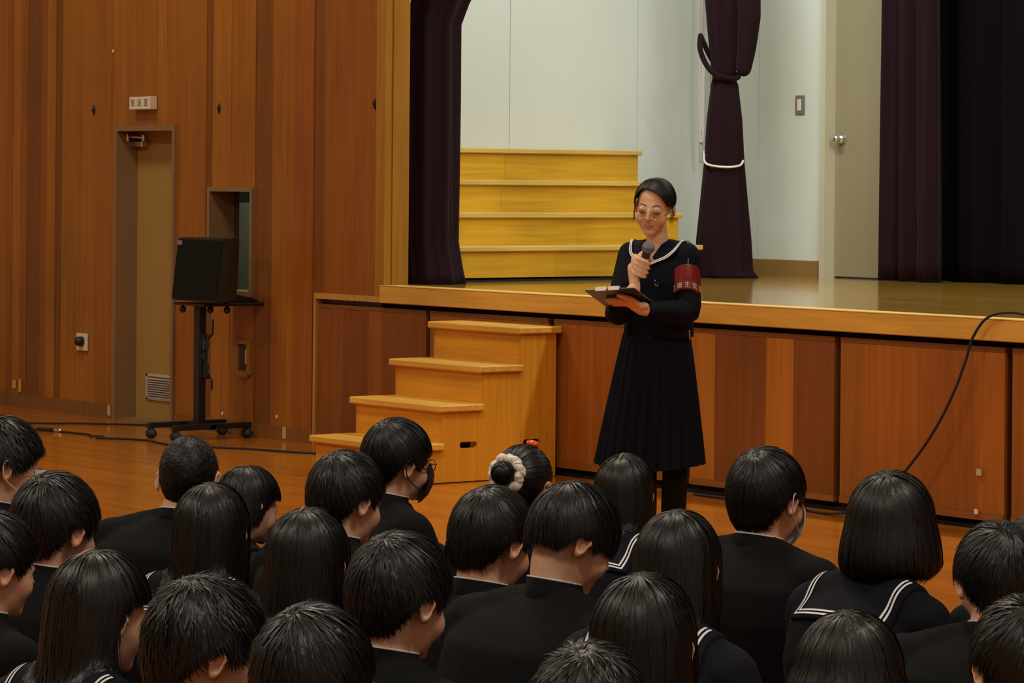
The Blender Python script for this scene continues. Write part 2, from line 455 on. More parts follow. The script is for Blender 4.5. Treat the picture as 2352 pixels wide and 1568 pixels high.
# ---- door_1 in the wall
d1 = structure(empty('door_1', (0, 0, 0)))
fr = join([(box_v(-4.585, -4.555, -0.03, 0.14, 0, 1.888), BOXF), (box_v(-3.876, -3.846, -0.03, 0.14, 0, 1.888), BOXF), (box_v(-4.555, -3.876, -0.03, 0.14, 1.855, 1.888), BOXF), (box_v(-4.555, -3.876, 0.0, 0.14, 0, 0.012), BOXF)])
mesh_obj('door_frame', *fr, 'taupe', d1)
dp = box('door_panel', -4.555, -3.876, 0.13, 0.17, 0.012, 1.855, 'dooru', d1)
vt = mesh_obj('vent_frame', *join([(box_v(-4.41, -4.06, 0.118, 0.131, 0.285, 0.30), BOXF), (box_v(-4.41, -4.06, 0.118, 0.131, 0.135, 0.15), BOXF), (box_v(-4.41, -4.395, 0.118, 0.131, 0.135, 0.30), BOXF), (box_v(-4.075, -4.06, 0.118, 0.131, 0.135, 0.30), BOXF)]), 'vent', dp)
for k in range(9):
    z = 0.154 + k * 0.0148
    V = np.array(box_v(-4.395, -4.075, 0.112, 0.13, z, z + 0.003)); V[:, 2] += (0.13 - V[:, 1]) * -0.35
    mesh_obj('slat', V, BOXF, 'vent', dp)
cl = box('door_closer', -4.56, -4.42, 0.075, 0.13, 1.755, 1.795, 'silver', dp, bevel=0.006)
V, Fc = join([tube([(-4.55, 0.05, 1.825), (-4.46, 0.04, 1.818), (-4.37, 0.06, 1.815)], 0.008, 8), tube([(-4.55, 0.05, 1.80), (-4.55, 0.05, 1.835)], 0.014, 8), tube([(-4.37, 0.06, 1.80), (-4.37, 0.06, 1.83)], 0.012, 8)])
mesh_obj('closer_arm', V, Fc, 'silver', dp, smooth=True)

# ---- window_1 of the broadcast room
w1 = structure(empty('window_1', (0, 0, 0)))
fr = join([(box_v(-3.456, -3.430, -0.03, 0.19, 0.843, 1.505), BOXF), (box_v(-2.974, -2.948, -0.03, 0.19, 0.843, 1.505), BOXF), (box_v(-3.43, -2.974, -0.03, 0.19, 1.477, 1.505), BOXF), (box_v(-3.43, -2.974, -0.03, 0.19, 0.843, 0.872), BOXF)])
mesh_obj('window_frame', *fr, 'taupe', w1)
box('pane', -3.43, -2.974, 0.155, 0.161, 0.872, 1.477, 'glass', w1)
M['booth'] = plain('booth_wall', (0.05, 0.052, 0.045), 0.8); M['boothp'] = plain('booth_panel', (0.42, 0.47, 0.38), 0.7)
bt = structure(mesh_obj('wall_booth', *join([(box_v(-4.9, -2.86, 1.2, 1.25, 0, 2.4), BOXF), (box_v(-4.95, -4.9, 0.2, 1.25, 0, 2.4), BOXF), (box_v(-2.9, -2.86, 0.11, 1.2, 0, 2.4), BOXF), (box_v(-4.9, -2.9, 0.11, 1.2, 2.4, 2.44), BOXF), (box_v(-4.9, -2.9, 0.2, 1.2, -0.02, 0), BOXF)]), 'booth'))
box('booth_panel', -4.25, -3.98, 0.70, 0.74, 0.3, 1.40, 'boothp', bt)
area('booth_fill_light', (-3.6, 0.55, 2.3), 0.5, 11.0, (0.95, 1.0, 0.85))  # added fill that brightens the pale booth panel, no known fixture

# ---- proscenium pillar
pil = structure(mesh_obj('trim_1', *join([(box_v(-1.665, -1.575, -0.02, 0.15, 0.858, 4.7), BOXF), (box_v(-1.575, -1.565, 0.03, 0.06, 0.956, 4.7), BOXF)]), 'wood')); pil.color = (*lin((160, 112, 38)), 1)
structure(mesh_obj('trim_2', *join([(box_v(-1.58, 9.5, -0.02, 0.15, 4.55, 4.75), BOXF)]), 'wood')).color = (*lin((176, 122, 36)), 1)

# ---- the stage
st = structure(empty('stage', (0, 0, 0)))
box('stage_deck', -2.86, 9.6, 0.06, 4.6, 0.90, ZS, 'stagefloor', st)
o = box('stage_lip', -1.598, 9.6, -0.035, 0.06, 0.856, 0.953, 'woodh', st, bevel=0.004, color=(212, 160, 68))
o = box('nosing', -1.598, 9.6, -0.036, 0.10, 0.953, 0.9575, 'woodh', st, color=(226, 186, 100))
box('under_stage', -2.26, 9.6, 0.055, 0.5, 0.0, 0.86, 'dark', st)
box('edge_trim', -2.287, -2.262, -0.022, 0.05, 0.0, 0.892, 'wood', st, color=(176, 126, 56))
box('edge_trim', -2.262, -1.598, -0.022, 0.05, 0.858, 0.892, 'wood', st, color=(190, 138, 62))
box('toe_rail', -2.26, 9.6, 0.02, 0.06, 0.0, 0.018, 'dark', st)
OR, BR, BM = (166, 101, 32), (120, 66, 26), (146, 86, 29)
PAN = [((-2.252, -2.0, -1.74, -1.62, -1.185), ((130, 72, 27), (120, 64, 24), (142, 82, 30), (126, 68, 25))),
       ((-1.145, -0.8, -0.4, -0.078), (BM, BM, BM)),
       ((-0.028, 0.3, 0.62, 1.035), ((152, 86, 29), (146, 80, 27), (152, 84, 28))),
       ((1.078, 1.262, 1.641, 1.834, 2.122), (OR, BR, OR, BR)),
       ((2.165, 2.324, 2.683, 3.042, 3.226), (BM, (156, 88, 29), (148, 82, 28), (160, 92, 30))),
       ((3.272, 3.6, 3.95, 4.33), (RD, MD, RD)), ((4.375, 4.9, 5.43), (MD, BM)), ((5.48, 6.0, 6.53), (MD, OR)), ((6.58, 7.1, 7.63), (BM, MD)), ((7.68, 8.2, 8.73), (OR, MD))]
for xs, cs in PAN:
    p = box('panel', xs[0], xs[-1], 0.012, 0.045, 0.045, 0.828, 'wood', st, color=(110, 66, 26))
    for a, b_, c in zip(xs[:-1], xs[1:], cs):
        box('board', a, b_, -0.004, 0.012, 0.078, 0.805, 'wood', p, color=c)
    box('rail', xs[0], xs[-1], -0.008, 0.012, 0.045, 0.077, 'woodh', p, color=(140, 84, 32))
    box('rail', xs[0], xs[-1], -0.006, 0.012, 0.806, 0.828, 'woodh', p, color=(120, 72, 28))

# ---- white walls on the stage
sw = structure(box('wall_stage_left', -2.90, -2.82, 0.12, 3.6, ZS, 5.0, 'white'))
for a, b_ in ((0.15, 0.755), (0.755, 1.81), (1.81, 2.865), (2.865, 3.5)):
    box('panel', -2.822, -2.80, a + 0.002, b_ - 0.002, ZS, 5.0, 'white', sw)
sb_ = structure(box('wall_stage_back', -2.9, -1.70, 3.52, 3.6, ZS, 5.0, 'white'))
for a, b_ in ((-2.80, -2.32), (-2.32, -1.70)):
    box('panel', a + 0.002, b_ - 0.002, 3.50, 3.52, ZS + 0.105, 5.0, 'white', sb_)
structure(box('baseboard_stage', -2.8, -1.70, 3.492, 3.52, ZS, ZS + 0.105, 'beige2'))
structure(box('wall_stage_rear', -1.0, 9.6, 3.95, 4.0, ZS, 5.0, 'dark'))
structure(box('wall_stage_right', 9.5, 9.6, 0.1, 4.0, ZS, 5.0, 'dark'))
structure(box('ceiling_stage', -2.9, 9.6, 0.1, 4.0, 5.0, 5.05, 'ceil'))
M['offwhite'] = plain('off_white_paint', lin((196, 192, 170)), 0.5)
d2 = structure(empty('door_2', (0, 0, 0)))
box('door_frame', -1.70, -1.655, 3.47, 3.62, ZS, 3.4, 'offwhite', d2)
box('door_frame', -1.655, -0.85, 3.47, 3.62, 3.34, 3.4, 'offwhite', d2)
dp = box('door_panel', -1.655, -0.90, 3.56, 3.60, ZS + 0.01, 3.34, 'beige', d2)
V, Fc = join([tube([(-1.585, 3.56, 1.845), (-1.585, 3.52, 1.845)], 0.012, 10), ellipsoid((-1.585, 3.50, 1.845), (0.027, 0.024, 0.027)), tube([(-1.585, 3.562, 1.845), (-1.585, 3.552, 1.845)], 0.034, 14)])
mesh_obj('door_knob', V, Fc, 'silver', dp, smooth=True)

# ================================================================ THINGS IN THE HALL
# ---- light switch on the stage wall
sw_ = empty('light_switch', (-1.917, 3.50, 2.063)); tag(sw_, 'grey framed light switch on the white stage wall', 'switch')
M['swgrey'] = plain('switch_grey', lin((110, 108, 112)), 0.4); box('plate', -0.042, 0.042, -0.010, 0.0, -0.062, 0.062, 'swgrey', sw_, bevel=0.003)
box('rocker', -0.018, 0.018, -0.016, -0.008, -0.038, 0.038, 'cream', sw_, bevel=0.003)
# ---- sign above the door
sg = empty('room_sign', (-4.215, -0.02, 2.03)); tag(sg, 'small white sign with black characters above the tan door', 'sign')
box('sign_box', -0.127, 0.127, -0.045, 0.01, -0.041, 0.041, 'cream', sg, bevel=0.004)
for i, ch in enumerate('放送室'):
    V, Fc = text_mesh(ch, 0.050)
    mesh_obj('character', np.stack([V[:, 0] * 1.0 + (-0.082 + 0.080 * i), np.full(len(V), -0.0458), V[:, 1]], 1), Fc, 'print', sg)
# ---- wall hooks
for x, z, lb in ((-4.882, 1.995, 'black oval hook on the planks left of the room sign'), (-3.354, 1.986, 'black oval hook on the planks above the small window'), (-1.690, 1.991, 'black oval hook beside the stage pillar')):
    h = empty('wall_hook', (x, -0.012, z)); tag(h, lb, 'hook', 'oval hooks along the plank wall')
    V, Fc = ellipsoid((0, 0, 0), (0.013, 0.007, 0.034), nu=14, nv=8); mesh_obj('plate', V, Fc, 'blackm', h, smooth=True)
    V, Fc = tube([(0, -0.004, -0.004), (0, -0.012, -0.006), (0, -0.013, 0.004)], 0.003, 8); mesh_obj('hook', V, Fc, 'blackm', h, smooth=True)
# ---- wall socket with dark dial
so = empty('wall_socket', (-4.995, -0.014, 0.478)); tag(so, 'cream wall plate with a round black socket left of the door', 'socket')
box('plate', -0.066, 0.066, -0.012, 0.004, -0.056, 0.056, 'cream', so, bevel=0.003)
V, Fc = tube([(0.012, -0.010, 0.006), (0.012, -0.034, 0.006)], 0.032, 14); mesh_obj('socket_ring', V, Fc, 'black', so, smooth=True)
# ---- recessed wooden box with metal latch
lb_ = empty('wall_recess', (-3.043, -0.012, 0.475)); tag(lb_, 'small wooden recess with a metal latch right of the stand pole', 'recess')
mesh_obj('frame', *join([(box_v(-0.075, -0.052, -0.02, 0.0, -0.105, 0.105), BOXF), (box_v(0.052, 0.075, -0.02, 0.0, -0.105, 0.105), BOXF), (box_v(-0.052, 0.052, -0.02, 0.0, 0.08, 0.105), BOXF), (box_v(-0.052, 0.052, -0.025, 0.0, -0.12, -0.08), BOXF)]), 'wood', lb_).color = (*lin((158, 104, 46)), 1)
M['recess'] = plain('recess_shade', (0.05, 0.04, 0.032), 0.6); box('back_plate', -0.052, 0.052, -0.004, 0.0, -0.08, 0.08, 'recess', lb_)  # dark plate paints the shade inside; the hollow itself is not cut
box('latch', 0.030, 0.046, -0.016, -0.002, -0.04, 0.05, 'silver', lb_, bevel=0.002)

# ---- loudspeaker on a wheeled stand
stn = empty('speaker_stand', (-3.04, -0.33, 0)); tag(stn, 'black wheeled stand with a square pole under the loudspeaker', 'stand')
box('pole', -0.031, 0.031, -0.025, 0.025, 0.06, 0.80, 'blackm', stn, bevel=0.003)
for x in (-0.14, 0.14):
    b1 = box('base_bar', x - 0.02, x + 0.02, -0.27, 0.27, 0.062, 0.094, 'blackm', stn, bevel=0.003)
    for y in (-0.25, 0.25):
        V, Fc = join([tube([(x - 0.014, y, 0.028), (x + 0.014, y, 0.028)], 0.028, 16), (box_v(x - 0.018, x + 0.018, y - 0.012, y + 0.012, 0.045, 0.064), BOXF)])
        mesh_obj('caster', V, Fc, 'rubber', stn, smooth=False)
box('cross_bar', -0.16, 0.16, -0.022, 0.022, 0.058, 0.090, 'blackm', stn, bevel=0.003)
box('top_plate', -0.14, 0.20, -0.10, 0.34, 0.795, 0.812, 'blackm', stn, bevel=0.003)
V = np.array([(0.10, 0.10, 0.813), (0.10, 0.10, 0.880), (0.10, 0.34, 0.822), (0.10, 0.34, 0.813), (0.13, 0.10, 0.813), (0.13, 0.10, 0.880), (0.13, 0.34, 0.822), (0.13, 0.34, 0.813)])
mesh_obj('support_wedge', V, [(0, 1, 2, 3), (7, 6, 5, 4), (0, 4, 5, 1), (1, 5, 6, 2), (2, 6, 7, 3), (3, 7, 4, 0)], 'blackm', stn)
for x, y in ((-0.10, -0.06), (0.05, 0.04), (0.14, 0.10)):
    V, Fc = join([tube([(x, y, 0.80), (x, y, 0.772)], 0.009, 8), tube([(x, y, 0.772), (x, y, 0.768)], 0.020, 12)])
    mesh_obj('clamp_knob', V, Fc, 'black', stn, smooth=True)
# cable cleat on the pole
V, Fc = join([(box_v(0.031, 0.046, -0.02, 0.02, 0.36, 0.63), BOXF), tube([(0.046, 0, 0.615), (0.11, 0.01, 0.615), (0.125, 0.01, 0.63), (0.128, 0.01, 0.71)], 0.006, 8), tube([(0.046, 0, 0.365), (0.11, 0.01, 0.365), (0.122, 0.01, 0.35), (0.122, 0.01, 0.30)], 0.006, 8)])
mesh_obj('cable_cleat', V, Fc, 'blackm', stn)
for k in range(6):
    s = k * 0.004
    pts = smooth_path([(0.05, -0.012 + s, 0.61), (0.06 + s, -0.02 + s, 0.55), (0.085 - 2 * s, -0.016, 0.49), (0.075 + s, -0.018 + s, 0.44), (0.06 + 2 * s, -0.012, 0.375), (0.09, -0.008 + s, 0.372), (0.105 - s, -0.012, 0.44), (0.10 - 1.5 * s, -0.014 + s, 0.50), (0.112 - s, -0.01, 0.57), (0.10, -0.012 + s, 0.612), (0.06, -0.01, 0.612)], 4)
    V, Fc = tube(pts, 0.0042, 6); mesh_obj('wound_cable', V, Fc, 'rubber', stn, smooth=True)
sp = empty('loudspeaker', (-2.93, -0.40, 0.826)); tag(sp, 'black wedge loudspeaker with a grille on the wheeled stand', 'loudspeaker')
fw, bw_, hh, dep, lean = 0.252, 0.17, 0.375, 0.15, 0.045
Vc = []
for z in (0, hh):
    l = lean * z / hh
    Vc += [(-fw, -0.045 + l, z), (fw, -0.045 + l, z), (fw - 0.01, 0.02 + l, z), (bw_, dep + l * 0.4, z), (-bw_, dep + l * 0.4, z), (-fw + 0.01, 0.02 + l, z)]
bm = bmesh.new(); vv = [bm.verts.new(v) for v in Vc]
bm.faces.new([vv[i] for i in (5, 4, 3, 2, 1, 0)]); bm.faces.new([vv[i] for i in range(6, 12)])
for i in range(6): bm.faces.new([vv[i], vv[(i + 1) % 6], vv[6 + (i + 1) % 6], vv[6 + i]])
bmesh.ops.bevel(bm, geom=bm.edges[:], offset=0.006, segments=2, affect='EDGES')
me = bpy.data.meshes.new('cabinet'); bm.to_mesh(me); bm.free(); me.materials.append(M['black'])
o = bpy.data.objects.new('cabinet', me); COL.objects.link(o); o.parent = sp
gl = lambda z: -0.045 + lean * z / hh
V = []
for z, dy in ((0.012, -0.006), (hh - 0.012, -0.006), (0.012, 0.004), (hh - 0.012, 0.004)):
    V += [(-fw + 0.01, gl(z) + dy, z), (fw - 0.01, gl(z) + dy, z)]
mesh_obj('grille', V, [(0, 1, 3, 2), (4, 6, 7, 5), (0, 2, 6, 4), (1, 5, 7, 3), (2, 3, 7, 6), (0, 4, 5, 1)], 'grille', sp)
z = hh - 0.045; M['badgegrey'] = plain('badge_grey', (0.20, 0.20, 0.21), 0.4)
box('badge', -fw + 0.016, -fw + 0.062, gl(z) - 0.010, gl(z) - 0.004, z, z + 0.028, 'badgegrey', sp)

# ---- cables
def cable(name, pts, r, label, mat='rubber', n=8):
    V, Fc = tube(smooth_path(pts, 8), r, n); o = mesh_obj(name, V, Fc, mat, smooth=True); return tag(o, label, 'cable')
cable('floor_cable', [(-5.6, -1.3, 0.006), (-4.584, -0.715, 0.006), (-4.297, -0.377, 0.006), (-4.023, -0.128, 0.006), (-3.9, -0.05, 0.006), (-3.84, -0.03, 0.007)], 0.006, 'thin black cable running along the floor up to the tan door')
cc = empty('microphone_cable', (0, 0, 0)); tag(cc, 'black cable with a silver plug snaking past the speaker stand', 'cable')
V, Fc = tube(smooth_path([(-4.5, -1.3, 0.006), (-4.099, -0.918, 0.006), (-3.857, -0.842, 0.006), (-3.55, -0.80, 0.006), (-3.40, -0.86, 0.010), (-3.367, -0.80, 0.006), (-3.30, -0.87, 0.007), (-3.029, -0.721, 0.006), (-2.622, -0.759, 0.006), (-2.211, -0.544, 0.006), (-1.731, -0.37, 0.006), (-1.4, -0.22, 0.006), (-0.9, -0.12, 0.006)], 8), 0.0065, 8)
mesh_obj('cord', V, Fc, 'rubber', cc, smooth=True)
V, Fc = tube([(-4.00, -0.885, 0.012), (-3.86, -0.842, 0.012)], 0.013, 10); mesh_obj('plug', V, Fc, 'black', cc, smooth=True)
V, Fc = tube([(-3.87, -0.845, 0.012), (-3.83, -0.832, 0.012)], 0.0135, 10); mesh_obj('plug_tip', V, Fc, 'silver', cc, smooth=True)
cable('stage_cable', [(5.4, 0.35, 0.963), (4.2, 0.12, 0.964), (3.5, -0.02, 0.975), (3.30, -0.045, 0.990), (3.17, -0.06, 0.962), (3.09, -0.07, 0.87), (3.045, -0.07, 0.76), (2.985, -0.08, 0.62), (2.89, -0.09, 0.46), (2.76, -0.10, 0.30), (2.62, -0.12, 0.16), (2.45, -0.16, 0.05), (2.25, -0.16, 0.009), (1.9, -0.10, 0.008), (1.2, -0.08, 0.008)], 0.0065, 'black cable drooping over the stage edge down to the floor at right', n=10)

# ---- portable wooden steps before the stage
ps = empty('wooden_steps', (0, 0, 0)); tag(ps, 'four step wooden staircase standing against the stage front', 'steps')
X0, X1 = -0.735, 0.035; TZ = [0.208, 0.402, 0.597, 0.792]; RY = [-1.04, -0.785, -0.53, -0.275]; BK = -0.04
SC = (210, 142, 36)
prof = [(BK, 0.005), (RY[0], 0.005)]
for k in range(4): prof += [(RY[k], TZ[k] - 0.036)] + ([(RY[k + 1], TZ[k] - 0.036)] if k < 3 else [])
prof += [(BK, TZ[3] - 0.036)]
def slot(cy, cz): return [(cy + dx * 0.042 + 0.014 * math.cos(a), cz + 0.016 * math.sin(a)) for dx, aa in ((1, range(-90, 91, 30)), (-1, range(90, 271, 30))) for a in [R(q) for q in aa]]
for xc in (X0 + 0.011, X1 - 0.011):
    V, Fc = poly_plate(prof, [slot(-0.612, 0.192), slot(-0.199, 0.188)], 0.022)
    mesh_obj('side_panel', np.stack([V[:, 2] + xc, V[:, 0], V[:, 1]], 1), Fc, 'woodv' if False else 'wood', ps).color = (*lin(SC), 1)
for k in range(4):
    zb = TZ[k - 1] if k else 0.005
    box('riser', X0 + 0.022, X1 - 0.022, RY[k], RY[k] + 0.02, zb - (0.03 if k else 0), TZ[k] - 0.036, 'woodh', ps, color=(214, 146, 38))
    ye = RY[k + 1] + 0.004 if k < 3 else BK + 0.02
    box('tread', X0 - 0.025, X1 + 0.025, RY[k] - 0.03, ye, TZ[k] - 0.036, TZ[k], 'woodh', ps, bevel=0.006, color=(216, 162, 66))

# ---- wooden steps up on the stage (climbing to the left)
gs = empty('stage_steps', (0, 0, 0)); tag(gs, 'yellow wooden steps on the stage behind the gathered curtain', 'steps')
YA, YB = 0.42, 2.60
for k in range(4):
    x = -1.87 - 0.2 * k; zt = ZS + 0.012 + 0.1975 * (k + 1)
    ym = (1.45, 1.78, 1.34, 1.52)[k]
    for a, b_, c in ((YA, ym, (212, 164, 44)), (ym, YB, (205, 158, 44))):
        box('riser', x - 0.02, x, a, b_ - 0.001, zt - 0.1975 + (0.012 if k == 0 else 0), zt - 0.03, 'woodv', gs, color=c)
    box('tread', x - (0.225 if k < 3 else 0.325), x + 0.022, YA - 0.02, YB + 0.02, zt - 0.03, zt, 'woodv', gs, bevel=0.004, color=(212, 178, 98))
V, Fc = poly_plate([(-1.88, 0.012)] + [q for k in range(4) for q in ((-1.88 - 0.2 * k, 0.1975 * (k + 1) - 0.02), (-2.08 - 0.2 * k if k < 3 else -2.785, 0.1975 * (k + 1) - 0.02))] + [(-2.785, 0.012)], [], 0.02)
for y in (YA + 0.02, YB - 0.02):
    mesh_obj('side_panel', np.stack([V[:, 0], V[:, 2] + y, V[:, 1] + ZS], 1), Fc, 'wood', gs).color = (*lin((210, 152, 40)), 1)
box('floor_runner', -1.88, -1.862, YA, YB, ZS, ZS + 0.012, 'dark', gs)

# ---- curtains
def pleats(n, seed, amp, base, fall=0.0):
    rr = random.Random(seed); ph = [rr.uniform(0, 6.28) for _ in range(4)]
    return lambda s, z: amp * (math.sin(n * s * 6.283 + ph[0] + 0.4 * math.sin(z * 1.7 + ph[1])) + 0.35 * math.sin(2.3 * n * s * 6.283 + ph[2])) + 0.02 * fall * math.sin(z * 3 + ph[3])
def bundle(name, cx, cy, zlev, label, mat, npl, seed, nseg=72, rot=0.0):
    """gathered cloth: zlev rows (z, half width along the run, half thickness, shift x, shift y, pleat amp)"""
    rr = random.Random(seed); ph = [rr.uniform(0, 6.28) for _ in range(5)]
    rings = []
    P = np.array(zlev, float)
    zs = np.linspace(P[0, 0], P[-1, 0], 60)
    for z in zs:
        q = [np.interp(z, P[:, 0], P[:, i]) for i in range(1, 6)]
        a = np.linspace(0, 2 * math.pi, nseg, endpoint=False)
        mod = 1 + q[4] * (np.sin(npl * a + ph[0] + 0.25 * math.sin(z * 2)) + 0.4 * np.sin((npl * 2 + 1) * a + ph[1] + z * 0.3))
        x = np.cos(a) * q[1] * mod; y = np.sin(a) * q[0] * mod
        c, s = math.cos(rot), math.sin(rot)
        rings.append(np.stack([cx + q[2] + x * c - y * s, cy + q[3] + x * s + y * c, np.full(nseg, z)], 1))
    V, Fc = loft(rings, True); return mesh_obj(name, V, Fc, mat, smooth=True)
lc = bundle('stage_curtain', -1.70, 0.43, [(ZS + 0.002, 0.170, 0.13, 0.03, 0.0, 0.06), (1.03, 0.160, 0.125, 0.01, 0.0, 0.07), (1.2, 0.150, 0.125, -.02, -.01, 0.09), (2.0, 0.150, 0.125, -0.02, -0.01, 0.13), (2.46, 0.150, 0.125, -0.02, -.01, 0.13), (2.6, 0.17, 0.14, 0.0, 0.02, 0.10), (3.0, 0.25, 0.22, 0.12, 0.08, 0.10), (4.5, 0.34, 0.34, 0.5, 0.10, 0.10)], '', 'curtain', 7, 4)
tag(lc, 'dark purple velvet curtain gathered behind the wooden pillar', 'curtain')
tcv = empty('tied_curtain', (-1.925, 2.853, ZS)); tag(tcv, 'dark purple side curtain tied back with white cord', 'curtain')
rz_ = math.atan2(CR[1], CR[0]) - math.pi / 2
def tied(zlev, seed, npl, name):
    o = bundle(name, 0, 0, zlev, '', 'curtain', npl, seed, rot=rz_); o.parent = tcv; return o
tied([(0.002, 0.185, 0.14, 0.015, 0.015, 0.11), (0.05, 0.175, 0.13, 0.0, 0.0, 0.09), (0.25, 0.165, 0.12, 0, 0, 0.08), (0.72, 0.125, 0.10, 0, 0, 0.06), (1.0, 0.11, 0.09, 0, 0, 0.05), (1.22, 0.085, 0.07, 0, 0, 0.04), (1.27, 0.07, 0.06, -0.01, 0, 0.03)], 5, 8, 'lower_fall')
tied([(1.26, 0.07, 0.06, -0.01, 0, 0.03), (1.35, 0.085, 0.07, -0.005, 0.0, 0.05), (1.6, 0.10, 0.10, -0.01, -0.01, 0.07), (1.9, 0.125, 0.12, -0.01, -0.01, 0.08), (2.6, 0.16, 0.15, 0.0, 0.0, 0.08), (4.0, 0.25, 0.18, 0.02, 0.03, 0.09)], 6, 8, 'upper_fall')
def rl(px, z, dy=0.0):                                   # local point: px metres to the right of the bundle axis, dy deeper
    return np.array([CR[0] * px + CD[0] * dy, CR[1] * px + CD[1] * dy, z])
V, Fc = remesh([tube([rl(0.12, 2.3, -0.04), rl(0.145, 1.9, -0.06), rl(0.148, 1.65, -0.07), rl(0.132, 1.45, -0.07), rl(0.115, 1.32, -0.07)], [0.06, 0.075, 0.074, 0.062, 0.050], 14)], 0.012, 3)
mesh_obj('folded_edge', V, Fc, 'curtain', tcv, smooth=True)
V, Fc = tube(smooth_path([rl(-0.155, 1.53, 0.0), rl(-0.16, 1.45, -0.04), rl(-0.13, 1.36, -0.07), rl(-0.075, 1.29, -0.085), rl(0.0, 1.262, -0.09), rl(0.06, 1.26, -0.07), rl(0.085, 1.275, 0.0), rl(0.05, 1.30, 0.08), rl(-0.03, 1.32, 0.09), rl(-0.10, 1.42, 0.04), rl(-0.15, 1.52, 0.0)], 5), 0.017, 10); mesh_obj('tie_band', V, Fc, 'curtain', tcv, smooth=True)
ck = smooth_path([rl(-0.122, 0.80, 0.03), rl(-0.125, 0.745, -0.02), rl(-0.112, 0.718, -0.075), rl(-0.06, 0.705, -0.115), rl(0.0, 0.70, -0.122), rl(0.06, 0.703, -0.112), rl(0.105, 0.718, -0.07), rl(0.122, 0.76, -0.015), rl(0.125, 0.83, 0.03)], 6)
V, Fc = tube(ck, 0.0075, 8); mesh_obj('white_cord', V, Fc, 'rope', tcv, smooth=True)
# rope hanging from its cleat beside the tied curtain
hr = empty('hanging_rope', (-2.66, 3.30, 1.80)); tag(hr, 'pale looped rope hanging on the wall behind the tied curtain', 'rope')
V, Fc = join([tube(smooth_path([rl(0.012, 0.70), rl(-0.005, 0.66), rl(-0.012, 0.4), rl(-0.008, 0.06), rl(0.0, 0.03), rl(0.01, 0.06), rl(0.014, 0.4), rl(0.012, 0.68)], 6), 0.009, 8), tube(smooth_path([rl(0.01, 0.66), rl(0.004, 0.4), rl(0.004, 0.1)], 6), 0.009, 8)])
mesh_obj('rope_loop', V, Fc, 'rope', hr, smooth=True)
V, Fc = tube([rl(0.0, 1.35, 0.02), rl(0.0, 0.62, 0.02)], 0.014, 8); mesh_obj('track', V, Fc, 'vent', hr, smooth=True)
V, Fc = tube([rl(0.0, 0.04, 0.02), rl(0.0, -0.10, 0.02)], 0.013, 8); mesh_obj('weight', V, Fc, 'vent', hr, smooth=True)

def drape(name, x0, x1, y, z0, z1, mat, n, amp, seed, taper=0.0):
    rr = random.Random(seed); ph = [rr.uniform(0, 6.28) for _ in range(4)]
    nx, nz = int((x1 - x0) * 34) + 24, 30
    Vf, Vb = [], []
    for j in range(nz + 1):
        z = z0 + (z1 - z0) * j / nz
        for i in range(nx + 1):
            s = i / nx; x = x0 + (x1 - x0) * s
            d_ = amp * (math.sin(n * s * 6.283 + ph[0] + 0.3 * math.sin(z * 1.3 + ph[1])) + 0.4 * math.sin(2.7 * n * s * 6.283 + ph[2])) * (1.15 - 0.2 * j / nz)
            Vf.append((x + taper * (1 - j / nz) * (s - 0.5), y + d_, z))
    Vf = np.array(Vf); Vb = Vf + np.array([0, 0.012, 0]); k = nx + 1; N = len(Vf); Fc = []
    for j in range(nz):
        for i in range(nx):
            a = j * k + i; Fc.append((a, a + 1, a + k + 1, a + k)); Fc.append((N + a, N + a + k, N + a + k + 1, N + a + 1))
    for i in range(nx): Fc.append((i, N + i, N + i + 1, i + 1))
    for j in range(nz):
        a = j * k; Fc.append((a, a + k, N + a + k, N + a)); b_ = a + nx; Fc.append((b_, N + b_, N + b_ + k, b_ + k))
    return mesh_obj(name, np.concatenate([Vf, Vb]), Fc, mat, smooth=True)
tag(drape('side_curtain', -1.08, -0.62, 3.42, ZS + 0.003, 4.8, 'curtain', 3, 0.035, 11, 0.05), 'dark purple pleated curtain hanging right of the stage door', 'curtain')
tag(drape('back_curtain', -1.05, 9.3, 3.70, ZS + 0.003, 4.8, 'curtaind', 30, 0.04, 12), 'black back curtain filling the right side of the stage', 'curtain')

# ================================================================ PEOPLE
# ---- hair -------------------------------------------------------
HCEN = np.array([0, -0.008, 0.02])
HAIR = {   # a, b, c radii; clow: lower radius; tilt: pole back from the top; hang; drop; n; length; lift
    'short': dict(a=.0925, b=.107, c=.107, clow=.137, tilt=36, hang=False, n=3200, ln=(.05, .10), lift=.006, jit=.10, swirl=.6),
    'neat':  dict(a=.0925, b=.106, c=.105, clow=.137, tilt=34, hang=False, n=3200, ln=(.06, .12), lift=.003, jit=.06, swirl=.4),
    'messy': dict(a=.094, b=.108, c=.107, clow=.137, tilt=30, hang=False, n=3200, ln=(.05, .09), lift=.010, jit=.20, swirl=.9),
    'buzz':  dict(a=.0805, b=.097, c=.0965, clow=.130, tilt=36, hang=False, n=6000, ln=(.004, .008), lift=.0, jit=.3, swirl=.5),
    'long':  dict(a=.0905, b=.105, c=.105, clow=.137, tilt=12, hang=True, drop=.27, n=3200, ln=(.18, .50), lift=.004, jit=.09, swirl=.0),
    'bob':   dict(a=.094, b=.108, c=.106, clow=.137, tilt=14, hang=True, drop=.128, n=3000, ln=(.14, .40), lift=.002, jit=.035, swirl=.0),
    'medium':dict(a=.0905, b=.105, c=.105, clow=.137, tilt=14, hang=True, drop=.155, n=3000, ln=(.14, .40), lift=.003, jit=.05, swirl=.0),
    'bun':   dict(a=.0825, b=.099, c=.099, clow=.130, tilt=92, hang=False, n=2600, ln=(.10, .2), lift=.001, jit=.03, swirl=.0),
}
